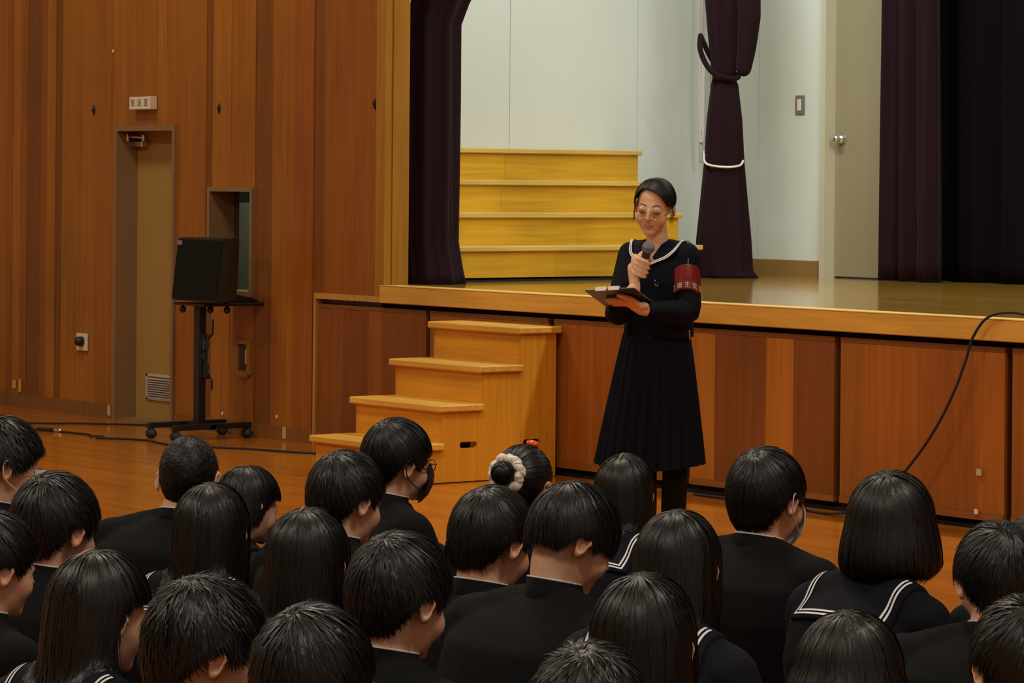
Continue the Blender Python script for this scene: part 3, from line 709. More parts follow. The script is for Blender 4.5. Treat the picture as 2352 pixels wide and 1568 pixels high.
def frame_of(tilt):
    w_ = np.array([0, -math.sin(R(tilt)), math.cos(R(tilt))]); e1 = np.array([1.0, 0, 0]); e2 = np.cross(w_, e1)
    return w_, e1, e2

def hair_build(style, seed, Mh, bvh=None, fringe=0.035, dropk=1.0, side_open=55, nape=-0.078):
    S = HAIR[style]; rg = np.random.default_rng(seed)
    w_, e1, e2 = frame_of(S['tilt']); RA = 0.105
    def pts(phi, ell, hang=S['hang'], scale=1.0):
        th = ell / RA
        def dirs(t): return np.cos(t)[..., None] * w_ + np.sin(t)[..., None] * (np.cos(phi)[..., None] * e1 + np.sin(phi)[..., None] * e2)
        def env(n):
            c = np.where(n[..., 2] > 0, S['c'], S['clow'])
            return 1 / np.sqrt((n[..., 0] / S['a']) ** 2 + (n[..., 1] / S['b']) ** 2 + (n[..., 2] / c) ** 2)
        if not hang:
            n = dirs(th); return HCEN + n * (env(n) * scale)[..., None], n
        # angle at which the meridian reaches the equator of the head
        A = w_[2]; B = np.cos(phi) * e1[2] + np.sin(phi) * e2[2]
        teq = np.arctan2(A, -B)
        teq = np.where(teq < 0, teq + math.pi, teq)
        t2 = np.minimum(th, teq); n = dirs(t2); p = HCEN + n * (env(n) * scale)[..., None]
        drop = np.maximum(th - teq, 0) * RA
        if style == 'bob':
            k = 1 + 0.16 * np.sin(np.clip(drop / (S['drop'] * dropk), 0, 1) * 2.2) * 1.0 - 0.20 * sstep(drop, S['drop'] * dropk * .78, S['drop'] * dropk)
        elif style == 'medium':
            k = 1 + 0.04 * sstep(drop, 0, .08) - 0.10 * sstep(drop, .08, .16)
        else:
            k = 1 + 0.03 * sstep(drop, 0, .08) - 0.10 * sstep(drop, .08, .25)
        q = p.copy(); q[..., 0] = HCEN[0] + (p[..., 0] - HCEN[0]) * k; q[..., 1] = HCEN[1] + (p[..., 1] - HCEN[1]) * k; q[..., 2] = p[..., 2] - drop
        nn = n.copy(); nn[..., 2] = np.where(drop > 0, 0, n[..., 2])
        return q, nn
    # hair line: last arc length for each azimuth
    NP = 360; ph = np.linspace(0, 2 * math.pi, NP, endpoint=False); L = np.linspace(0, 0.62, 240)
    PH, LL = np.meshgrid(ph, L, indexing='ij'); Q, _ = pts(PH, LL)
    psi = np.degrees(np.abs(np.arctan2(Q[..., 0], Q[..., 1] - HCEN[1])))       # 0 = face, 180 = back
    if S['hang']:
        dl = S['drop'] * dropk
        zend = np.interp(psi, [0, side_open - 18, side_open, side_open + 12, 180], [fringe, fringe - .012, -.02, HCEN[2] - dl * .92, HCEN[2] - dl])
    elif style == 'bun':
        zend = np.interp(psi, [0, 40, 62, 80, 100, 125, 180], [.062, .055, .03, .012, -.03, -.07, -.085])
    else:
        zend = np.interp(psi, [0, 42, 60, 74, 84, 104, 122, 140, 180], [fringe, fringe - .01, .0, -.018, .004, .004, -.04, nape + .008, nape])
    below = Q[..., 2] < zend
    below[:, :6] = False
    if S['tilt'] > 60:                                  # pole at the back: stop at the first crossing only in front
        idx = np.where(below.any(1), below.argmax(1), len(L) - 1)
    else:
        idx = np.where(below.any(1), below.argmax(1), len(L) - 1)
    lend = L[idx]
    def lend_of(p): return np.interp(np.mod(p, 2 * math.pi), np.append(ph, 2 * math.pi), np.append(lend, lend[0]))
    # under-shell
    ns, nl = 72, 26
    phs = np.linspace(0, 2 * math.pi, ns, endpoint=False); le = lend_of(phs)
    t = np.linspace(0, 1, nl) ** 0.9
    PHs = np.repeat(phs[:, None], nl, 1); LS = le[:, None] * t[None, :] * 0.985
    sh, _ = pts(PHs, LS, scale=0.992 if style == 'buzz' else 0.975)
    # strands
    n = S['n']; sg = 12 if S['hang'] else 8
    p0 = rg.uniform(0, 2 * math.pi, n); l_end = lend_of(p0)
    u = rg.random(n) ** (0.72)
    ln = rg.uniform(*S['ln'], n)
    l1 = np.minimum(u * l_end * 1.02 + ln * 0.55, l_end * (1 + rg.normal(0, 0.016, n)))
    full = rg.random(n) < 0.30; l1 = np.where(full, l_end * (1 + rg.normal(0, 0.015, n)), l1)
    l0 = np.maximum(l1 - ln, 0.002)
    tt = np.linspace(0, 1, sg); EL = l0[:, None] + (l1 - l0)[:, None] * tt
    nc = 44 if S['hang'] else 70; clump = np.round(p0 / (2 * math.pi) * nc) / nc * 2 * math.pi
    PHI = p0[:, None] + S['jit'] * rg.normal(0, 1, n)[:, None] * tt ** 1.5 * .6 + (clump - p0)[:, None] * tt ** 2 * 0.55 + S['swirl'] * np.exp(-EL / .035) 
    PHI = PHI + 0.012 * np.sin(EL * 60 + rg.uniform(0, 6.28, n)[:, None])
    if S['hang']: PHI = PHI + 0.07 * np.sin(EL * 13 + clump[:, None] * 5 + seed) * sstep(EL, .12, .3)
    P, N = pts(PHI, EL)
    lay = rg.uniform(-0.012, 0.012, n) + 0.006 * np.sin(clump * 23 + seed)
    lift = S['lift'] * rg.random(n) ** 2.2
    f = lay[:, None] - 0.05 * (1 - sstep(tt, 0, .3))[None, :] + (lift[:, None] * sstep(tt, .55, 1.0)[None, :]) / 0.1
    P = P + N * (f * 0.1)[..., None]
    T = np.gradient(P, axis=1); T /= np.linalg.norm(T, axis=-1, keepdims=True) + 1e-9
    W = np.cross(T, N); W /= np.linalg.norm(W, axis=-1, keepdims=True) + 1e-9
    roll = rg.normal(0, 0.13, n)[:, None, None]
    NN = np.cross(W, T); W2 = W * np.cos(roll) + NN * np.sin(roll)
    wid = rg.uniform(.0011, .0026, n)[:, None] * (1 - 0.82 * sstep(tt, .55, 1.0))[None, :] * (0.5 + 0.5 * sstep(tt, 0, .2))[None, :]
    if style == 'buzz': wid = wid * 0.55
    A = P - W2 * wid[..., None]; B = P + W2 * wid[..., None]
    SV = np.stack([A, B], 2).reshape(-1, 3)
    base = (np.arange(n)[:, None] * sg + np.arange(sg - 1)[None, :]).ravel() * 2
    SF = np.stack([base, base + 1, base + 3, base + 2], 1)
    # to body space
    HV = sh.reshape(-1, 3)
    i, j = np.meshgrid(np.arange(ns), np.arange(nl - 1), indexing='ij'); i2 = (i + 1) % ns
    HF = np.stack([i * nl + j, i * nl + j + 1, i2 * nl + j + 1, i2 * nl + j], -1).reshape(-1, 4)
    def xf(V): return V @ Mh[:3, :3].T + Mh[:3, 3]
    HV, SV = xf(HV), xf(SV)
    if bvh is not None and S['hang']:
        for arr, off in ((HV, 0.004), (SV, 0.008)):
            low = np.nonzero(arr[:, 2] < Mh[2, 3] - 0.07)[0]
            for k in low:
                co = Vector(arr[k]); loc, nor, fi, dist = bvh.find_nearest(co)
                if loc is None: continue
                sd = (co - loc).dot(nor)
                if sd < off:
                    q = loc + nor * (off + 0.002 * ((k * 7919) % 10) / 10); arr[k] = q
    V = np.concatenate([HV, SV]); Fq = np.concatenate([HF, SF + len(HV)])
    return V, Fq

# ---- head, ears -------------------------------------------------
def ear(side):
    """cupped ear, 6 cm tall, in head space"""
    nr, na = 7, 20; V = [(0, 0, 0.0)]; Fc = []
    prof = [0.0, -0.0035, -0.004, -0.002, 0.003, 0.005, 0.001, -0.004]
    for r_ in range(1, nr + 1):
        for k in range(na):
            a = 2 * math.pi * k / na; s = r_ / nr
            y = math.cos(a) * 0.0175 * s * (1.15 if math.sin(a) > 0 else 0.85); z = math.sin(a) * 0.031 * s
            V.append((prof[r_], y, z))
    Fc += [(0, 1 + k, 1 + (k + 1) % na) for k in range(na)]
    for r_ in range(nr - 1):
        a = 1 + r_ * na; b_ = a + na
        Fc += [(a + k, b_ + k, b_ + (k + 1) % na, a + (k + 1) % na) for k in range(na)]
    # back side
    n0 = len(V); V += [(-0.011, 0.004, 0.0)]
    a = 1 + (nr - 1) * na
    Fc += [(n0, a + (k + 1) % na, a + k) for k in range(na)]
    V = np.array(V)
    V = V @ rotm(z=-28).T                                # flares out backwards
    V[:, 0] += 0.084; V[:, 1] += -0.012; V[:, 2] += -0.012
    V = V @ rotm(x=-8).T
    if side < 0: V = V * np.array([-1, 1, 1]); Fc = [tuple(reversed(f)) for f in Fc]
    return V, Fc

def head_parts(fine=False):
    P = [ellipsoid((0, -0.012, 0.026), (.0755, .0905, .084), nu=28, nv=18), ellipsoid((0, 0.028, -0.008), (.063, .060, .078), nu=24, nv=16),
         ellipsoid((0, 0.030, -0.056), (.055, .054, .055), nu=24, nv=14), ellipsoid((0, 0.064, -0.095), (.026, .018, .018)),
         ellipsoid((.037, .053, -.038), (.030, .028, .032)), ellipsoid((-.037, .053, -.038), (.030, .028, .032)),
         tube([(0, .084, .004), (0, .0935, -.016), (0, .1005, -.032)], [.006, .0075, .0095], 10), ellipsoid((.0095, .0905, -.036), (.0075, .009, .007)), ellipsoid((-.0095, .0905, -.036), (.0075, .009, .007)),
         ellipsoid((.031, .076, .001), (.016, .0115, .011)), ellipsoid((-.031, .076, .001), (.016, .0115, .011))]
    return P

def tr(parts, Mh): return [(np.asarray(v) @ Mh[:3, :3].T + Mh[:3, 3], f) for v, f in parts]
def mat4(Rm, t, s=1.0):
    m_ = np.eye(4); m_[:3, :3] = Rm * s; m_[:3, 3] = t; return m_
HEADP = head_parts()
EARS = [ear(1), ear(-1)]

# ---- hands clasped around the knees (built once) -----------------
def seat_hands():
    P = []
    for s in (-1, 1):
        P.append(tube([(s * .115, .40, .255), (s * .065, .445, .235)], [.026, .030], 10))
        P.append(ellipsoid((s * .045, .455, .228), (.038, .018, .036), rotm(z=s * -30)))
        for k in range(4):
            z = .252 - k * .017
            P.append(tube([(s * .02, .468, z), (-s * .012, .472 + .006 * (s > 0), z - .006), (-s * .038, .462 + .012 * (s > 0), z - .010)], [.0092, .0085, .0075], 8))
        P.append(tube([(s * .06, .45, .25), (s * .035, .462, .278), (s * .012, .468, .284)], [.012, .0105, .009], 8))
    return remesh(P, .0045, 2, 0.5)
HANDS = seat_hands()

def chain(pts, rad, n=14): return tube(smooth_path(pts, 3), np.interp(np.linspace(0, 1, (len(pts) - 1) * 3 + 1), np.linspace(0, 1, len(pts)), rad), n)

def torso_rings(g, add=0.0):
    if g == 'boy':
        T = [(.05, .165, .125, .0), (.17, .160, .118, -.015), (.30, .172, .115, -.035), (.43, .192, .116, -.040), (.510, .190, .102, -.026), (.556, .150, .082, -.004), (.584, .092, .066, .014), (.598, .070, .060, .022)]
    else:
        T = [(.05, .160, .125, .0), (.17, .145, .110, -.015), (.30, .148, .105, -.035), (.43, .168, .106, -.040), (.510, .166, .092, -.026), (.550, .130, .074, -.004), (.576, .080, .058, .014), (.590, .060, .052, .022)]
    return [ering((0, cy, z), rx + add, ry + add, 28, 2.3) for z, rx, ry, cy in T]

def seated_core(g, add=0.0, arms=True, legs=True, torso=True):
    k = 1.0 if g == 'boy' else 0.88
    P = []
    if torso:
        P.append(loft(torso_rings(g, add)))
        for s in (-1, 1): P.append(chain([(s * .03, .018, .575), (s * .10 * k, .0, .552), (s * .175 * k, -.005, .522)], [.040 + add, .046 + add, .054 + add]))
    if arms:
        for s in (-1, 1): P.append(chain([(s * .178 * k, -.008, .520), (s * .220 * k, .03, .40), (s * .225 * k, .09, .285), (s * .18, .22, .262), (s * .115, .32, .255)], [.060 * k + add, .054 * k + add, .050 * k + add, .043 * k + add, .034 + add]))
    if legs:
        P.append(ellipsoid((0, .0, .11), (.165 + add, .135 + add, .105 + add)))
        for s in (-1, 1):
            P.append(chain([(s * .085, .03, .115), (s * .105, .16, .28), (s * .110, .265, .395), (s * .10, .33, .24), (s * .09, .385, .085)], [.088 + add, .078 + add, .060 + add, .050 + add, .040 + add]))
    return P
BODY_BELOW = {}
CLOTH = {}
def shoes():
    out = []
    for s in (-1, 1):
        rings = []
        for y, w_, h_ in ((.455, .020, .03), (.470, .034, .070), (.51, .037, .075), (.57, .042, .052), (.62, .044, .042), (.665, .036, .034), (.685, .015, .022)):
            a = np.linspace(0, 2 * math.pi, 14, endpoint=False)
            rings.append(np.stack([s * .09 + np.cos(a) * w_, np.full(14, y), np.maximum(h_ * .5 + np.sin(a) * h_ * .5, 0.002)], 1))
        out.append(loft(rings))
    return out
SHOES = shoes()

class Torso:   # shared cloth meshes, one pose for each kind, built once
    pass
def kind_cloth(g):
    if g in CLOTH: return CLOTH[g]
    t = Torso()
    t.jacket = remesh(seated_core(g, .010, legs=False), .0105, 5, 0.5)
    t.legs = remesh(seated_core(g, .008 if g == 'boy' else .004, arms=False, torso=False), .013, 4, 0.6)
    if g == 'girl':
        P = [ellipsoid((0, .02, .12), (.185, .16, .115)), chain([(0, .03, .15), (0, .15, .30), (0, .25, .395), (0, .29, .33)], [.10, .10, .085, .07])]
        for s in (-1, 1): P.append(chain([(s * .09, .03, .12), (s * .12, .15, .28), (s * .13, .26, .39), (s * .12, .31, .27)], [.11, .098, .078, .074]))
        t.skirt = remesh(P, .013, 5, 0.6)
    CLOTH[g] = t
    return t

def jacket_bvh(V, Fc): return BVHTree.FromPolygons([tuple(v) for v in V], Fc)

def sail_sheet(bvh, us, angs, off, piv=(.0, .46), sb=1.0):
    """points of a sheet laid over the shoulders: us lateral metres, angs degrees from straight back over the top"""
    G = []
    for u_, a_ in zip(us, angs):
        d_ = Vector((0, -math.cos(R(a_)), math.sin(R(a_)))); pv = Vector((u_, piv[0] * sb, piv[1] * sb))
        o_ = pv + d_ * 0.7
        h = bvh.ray_cast(o_, -d_)
        p = (h[0] + d_ * off) if h[0] is not None else pv + d_ * 0.1
        G.append(tuple(p))
    return G

def sailor_collar(root, bvh, sb, half=.138, a0=27, mat='navy', inset=.016):
    nu, na = 22, 22
    us = np.linspace(-half, half, nu) * sb
    a_end = 128
    rows_t, rows_b = [], []
    for a_ in np.linspace(a0, a_end, na):
        k = 1.0 if a_ < 95 else 1 - 0.35 * (a_ - 95) / (a_end - 95)
        rows_t += sail_sheet(bvh, us * k, [a_] * nu, .0085, sb=sb)
    rows_b = sail_sheet(bvh, np.tile(us, na), np.repeat(np.linspace(a0, a_end, na), nu), .001, sb=sb)
    V = np.array(rows_t + rows_b); N = nu * na; Fc = []
    for j in range(na - 1):
        for i in range(nu - 1):
            q = j * nu + i; Fc.append((q, q + nu, q + nu + 1, q + 1))
    edge = [i for i in range(nu)] + [j * nu + nu - 1 for j in range(1, na)] + [(na - 1) * nu + i for i in range(nu - 2, -1, -1)] + [j * nu for j in range(na - 2, 0, -1)]
    for a_, b_ in zip(edge, edge[1:] + edge[:1]): Fc.append((a_, b_, N + b_, N + a_))
    co = mesh_obj('sailor_collar', V, Fc, mat, root, smooth=True)
    for ins in (inset, inset + .010):
        ui = (half - ins) * sb; ai = a0 + (ins / .15) * 57
        path = [(-ui, a_) for a_ in np.linspace(88, ai, 26)] + [(x, ai) for x in np.linspace(-ui, ui, 24)[1:-1]] + [(ui, a_) for a_ in np.linspace(ai, 88, 26)]
        C = np.array(sail_sheet(bvh, [p[0] for p in path], [p[1] for p in path], .0108, sb=sb))
        dv = .0026 * sb; path2 = []
        path2 = [(-ui + dv, a_) for a_ in np.linspace(88, ai + 1.0, 26)] + [(x, ai + 1.0) for x in np.linspace(-ui + dv, ui - dv, 24)[1:-1]] + [(ui - dv, a_) for a_ in np.linspace(ai + 1.0, 88, 26)]
        C2 = np.array(sail_sheet(bvh, [p[0] for p in path2], [p[1] for p in path2], .0108, sb=sb))
        path3 = [(-ui - dv, a_) for a_ in np.linspace(88, ai - 1.0, 26)] + [(x, ai - 1.0) for x in np.linspace(-ui - dv, ui + dv, 24)[1:-1]] + [(ui + dv, a_) for a_ in np.linspace(ai - 1.0, 88, 26)]
        C1 = np.array(sail_sheet(bvh, [p[0] for p in path3], [p[1] for p in path3], .0108, sb=sb))
        m_ = len(C1)
        V = np.concatenate([C1, C2]); Fc = [(i, i + 1, m_ + i + 1, m_ + i) for i in range(m_ - 1)]
        mesh_obj('stripe', V, Fc, 'stripe', co, smooth=True)
    return co

def ring_tube(c, rx, ry, r, tiltx=0.0, n=40, a0=0, a1=360):
    a = np.linspace(R(a0), R(a1), n); Rm = rotm(x=tiltx)
    P = np.stack([np.cos(a) * rx, np.sin(a) * ry, np.zeros(n)], 1) @ Rm.T + np.array(c)
    return tube(P, r, 8)

def student(px, ytop, dist, g, style, hw, label, byaw=45, hyaw=None, pitch=4, tilt=0, lean=0.0, seed=1, extra=(), hairmat='hair', fringe=.035, dropk=1.0,
            leanx=0.0, width=1.0, jmat=None, side_open=55, nape=-0.078, part=False, rise=0.0):
    hyaw = byaw if hyaw is None else hyaw
    S = HAIR[style]
    ref = {'buzz': .163, 'bun': .165, 'long': .181, 'medium': .181, 'bob': .188}.get(style, .185)
    sh = hw / ref
    top = at(px, ytop, dist)
    facing = math.cos(R(byaw)) * CD + math.sin(R(byaw)) * CR
    rz = math.atan2(-facing[0], facing[1])
    zt = (S['c'] + HCEN[2]) * sh
    hz = top[2] - zt                                     # head centre height
    sb = (hz - rise) / 0.705
    hl = np.array([leanx, 0.070 + lean, hz])             # head centre in body space
    c_, s_ = math.cos(rz), math.sin(rz)
    off = np.array([c_ * hl[0] - s_ * hl[1], s_ * hl[0] + c_ * hl[1]])
    base = (top[0] - off[0], top[1] - off[1], 0.0)
    Rh = rotm(z=-(hyaw - byaw)) @ rotm(x=-pitch, y=tilt)
    Mh = mat4(Rh, hl, sh)
    t = kind_cloth(g)
    rootm = np.array([sb * width, sb, sb])
    def warp(V):                                         # lean of the upper body with height
        V = np.asarray(V) * rootm; k = np.clip((V[:, 2] - .10) / (hz - .10), 0, 1.2) ** 1.5
        V = V.copy(); V[:, 0] += leanx * k; V[:, 1] += lean * k
        return V
    # body: one continuous skin surface
    below = seated_core(g, -.010)
    below = [(warp(v), f) for v, f in below]
    nb = warp(np.array([[0, .022, .548]]))[0]; nt_ = np.array([0, -.020, -.055]) @ Mh[:3, :3].T + Mh[:3, 3]
    neck = tube([nb, (nb + nt_) / 2 + np.array([0, -.002, 0]), nt_], [.056 * sh if g == 'boy' else .048 * sh] * 3, 16)
    V, Fc = remesh(below + [neck] + tr(HEADP, Mh), .0085, 4, 0.30)
    Vh, Fh = HANDS
    V, Fc = join([(V, Fc), (warp(Vh - np.array([0, .08, 0])), Fh)] + tr(EARS, Mh))
    root = mesh_obj('person', V, Fc, 'skin', None, smooth=True, loc=base, rotz=rz)
    tag(root, label, 'person', 'students seated on the hall floor')
    # clothes
    jm = jmat or ('gaku' if g == 'boy' else 'navy')
    Vj, Fj = t.jacket; Vj = warp(Vj)
    mesh_obj('jacket' if g == 'boy' else 'blouse', Vj, Fj, jm, root, smooth=True)
    Vl, Fl = t.legs
    mesh_obj('trousers' if g == 'boy' else 'stockings', warp(Vl), Fl, 'gaku' if g == 'boy' else 'tights', root, smooth=True)
    if g == 'girl': mesh_obj('skirt', warp(t.skirt[0]), t.skirt[1], jm, root, smooth=True)
    for v, f in SHOES: mesh_obj('shoe', (np.asarray(v) - np.array([0, .105, 0])) * sb, f, 'shoe', root, smooth=True)
    bvh = None
    if g == 'boy':
        # stand-up collar with white lining edge
        nrm = nt_ - nb; rings = []
        for f_, r_, rr in ((0.05, .067, 0), (0.35, .0635, 0), (0.66, .0605, 0), (0.66, .0575, 1), (0.15, .060, 1)):
            c0 = nb + nrm * f_; rings.append(ering((c0[0], c0[1], c0[2]), r_ * sh, r_ * sh * 1.02, 28))
        for q in rings: q[:, 2] -= (q[:, 1] - nb[1]) * 0.22
        V, Fc = loft(rings, caps=False); mesh_obj('collar', V, Fc, jm, root, smooth=True)
        c0 = nb + nrm * 0.675; a = np.linspace(0, 2 * math.pi, 41)
        P = np.stack([c0[0] + np.cos(a) * .059 * sh, c0[1] + np.sin(a) * .060 * sh, np.full(41, c0[2])], 1); P[:, 2] -= (P[:, 1] - nb[1]) * 0.22
        V, Fc = tube(P, .0023 * sh, 6, cap=False); mesh_obj('collar_lining', V, Fc, 'rim', root, smooth=True)
    else:
        bvh = jacket_bvh(Vj, Fj)
        sailor_collar(root, bvh, sb, mat=jm)
    # hair
    bh = None
    if S['hang'] and S.get('drop', 0) * dropk > .10: bh = jacket_bvh(Vj, Fj)
    V, Fc = hair_build(style, seed, Mh, bh, fringe=fringe, dropk=dropk, nape=nape, side_open=side_open)
    hair = mesh_obj('hair', V, Fc, hairmat, root, smooth=True)
    H = lambda pts: [np.array(p) @ Mh[:3, :3].T + Mh[:3, 3] for p in pts]
    if part:                                             # pale parting line along the crown
        a = np.linspace(R(part[0]), R(part[1]), 14)
        P = [HCEN + np.array([0.002 * math.sin(9 * q), math.sin(q) * (S['b'] + .0010), math.cos(q) * (S['c'] + .0010)]) for q in a]
        V, Fc = tube(H(P), [.0006 + .0019 * math.sin(math.pi * (k + .5) / 14) for k in range(14)], 6); mesh_obj('parting', V, Fc, 'part', hair, smooth=True)
    if 'bun' in extra:
        c0 = np.array([-0.004, -0.122, 0.028])
        V, Fc = hair_knot(c0, .035, Mh, seed); mesh_obj('bun', V, Fc, hairmat, hair, smooth=True)
        P, rd = [], []
        for k in range(217):
            a = 2 * math.pi * k / 216; r_ = .043 + .0022 * math.sin(7 * a) + .0015 * math.sin(17 * a + 1)
            P.append(c0 + np.array([math.cos(a) * r_, .022 + .004 * math.sin(9 * a), math.sin(a) * r_])); rd.append(.0100 + .0052 * abs(math.sin(5.5 * a + .6 * math.sin(3 * a))) ** .55 + .0010 * math.sin(31 * a))
        V, Fc = tube(H(P), [q * sh for q in rd], 10, cap=False); mesh_obj('scrunchie', V, Fc, 'scrunchie', root, smooth=True)
        V, Fc = ellipsoid(HCEN + np.array([0.018, 0.012, S['c'] + .002]), (.021, .018, .011), rotm(y=12)); V = V @ Mh[:3, :3].T + Mh[:3, 3]
        mesh_obj('hair_clip', V, Fc, 'clip', root, smooth=True)
    if 'maskw' in extra or 'maskb' in extra:
        mm = 'maskw' if 'maskw' in extra else 'maskb'
        rows = []
        for z, yb, w_ in ((-.005, .108, .045), (-.03, .118, .056), (-.06, .116, .058), (-.09, .104, .050), (-.112, .085, .036)):
            rows.append([(w_ * 1.22 * math.sin(q), yb - (w_ * 1.22) * (1 - math.cos(q)) * 1.05, z) for q in np.linspace(-1.25, 1.25, 13)])
        V, Fc = loft([np.array(H(r_)) for r_ in rows], caps=False, closed=False); mk = mesh_obj('face_mask', V, Fc, mm, root, smooth=True)
        for s in (-1, 1):
            lp = smooth_path([(s * .058, .075, -.022), (s * .078, .035, -.004), (s * .090, -.004, .016), (s * .097, -.026, .012), (s * .096, -.028, -.014), (s * .088, -.012, -.040), (s * .072, .03, -.066), (s * .052, .072, -.088)], 4)
            V, Fc = tube(H(lp), .0017, 6); mesh_obj('ear_loop', V, Fc, mm, mk, smooth=True)
    if 'specs' in extra:
        sp_ = None
        for s in (-1, 1):
            c0 = np.array([s * .031, .101, -.004]); a = np.linspace(0, 2 * math.pi, 25)
            P = [c0 + np.array([math.cos(q) * .021, -abs(math.cos(q)) * .004, math.sin(q) * .015]) for q in a]
            arm = [c0 + np.array([s * .024, -.003, .004]), np.array([s * .080, .055, .006]), np.array([s * .086, -.006, .010]), np.array([s * .088, -.028, -.008])]
            V, Fc = join([tube(H(P), .0016, 6), tube(H(arm), .0017, 6)])
            if sp_ is None:
                V2, F2 = tube(H([(-.009, .105, .0), (0, .108, .003), (.009, .105, .0)]), .0014, 6); V, Fc = join([(V, Fc), (V2, F2)])
                sp_ = mesh_obj('glasses', V, Fc, 'specs', root, smooth=True)
            else: mesh_obj('rim', V, Fc, 'specs', sp_, smooth=True)
    return root

def hair_knot(c0, r, Mh, seed):
    rg = np.random.default_rng(seed + 50); V, Fc = [], []
    v, f = ellipsoid((0, 0, 0), (r * .94, r * .86, r * .94)); parts = [(v, f)]
    for k in range(220):
        th0 = rg.uniform(0, 6.28); la = rg.uniform(-1.1, 1.1); t_ = np.linspace(0, rg.uniform(.8, 1.6), 7)
        rr = r * (1 + rg.uniform(-.02, .03))
        a = th0 + t_; l = la + .25 * np.sin(t_ * 2)
        P = np.stack([np.cos(l) * np.cos(a) * rr, np.sin(l) * rr * .9, np.cos(l) * np.sin(a) * rr], 1)
        T = np.gradient(P, axis=0); N = P / np.linalg.norm(P, axis=1, keepdims=True); W = np.cross(T, N); W /= np.linalg.norm(W, axis=1, keepdims=True) + 1e-9
        wd = .0022 * np.sin(np.linspace(.3, math.pi - .1, 7))[:, None]
        parts.append((np.concatenate([P - W * wd, P + W * wd]), [(i, i + 1, 7 + i + 1, 7 + i) for i in range(6)]))
    V, Fc = join(parts); V = V + c0
    return V @ Mh[:3, :3].T + Mh[:3, 3], Fc

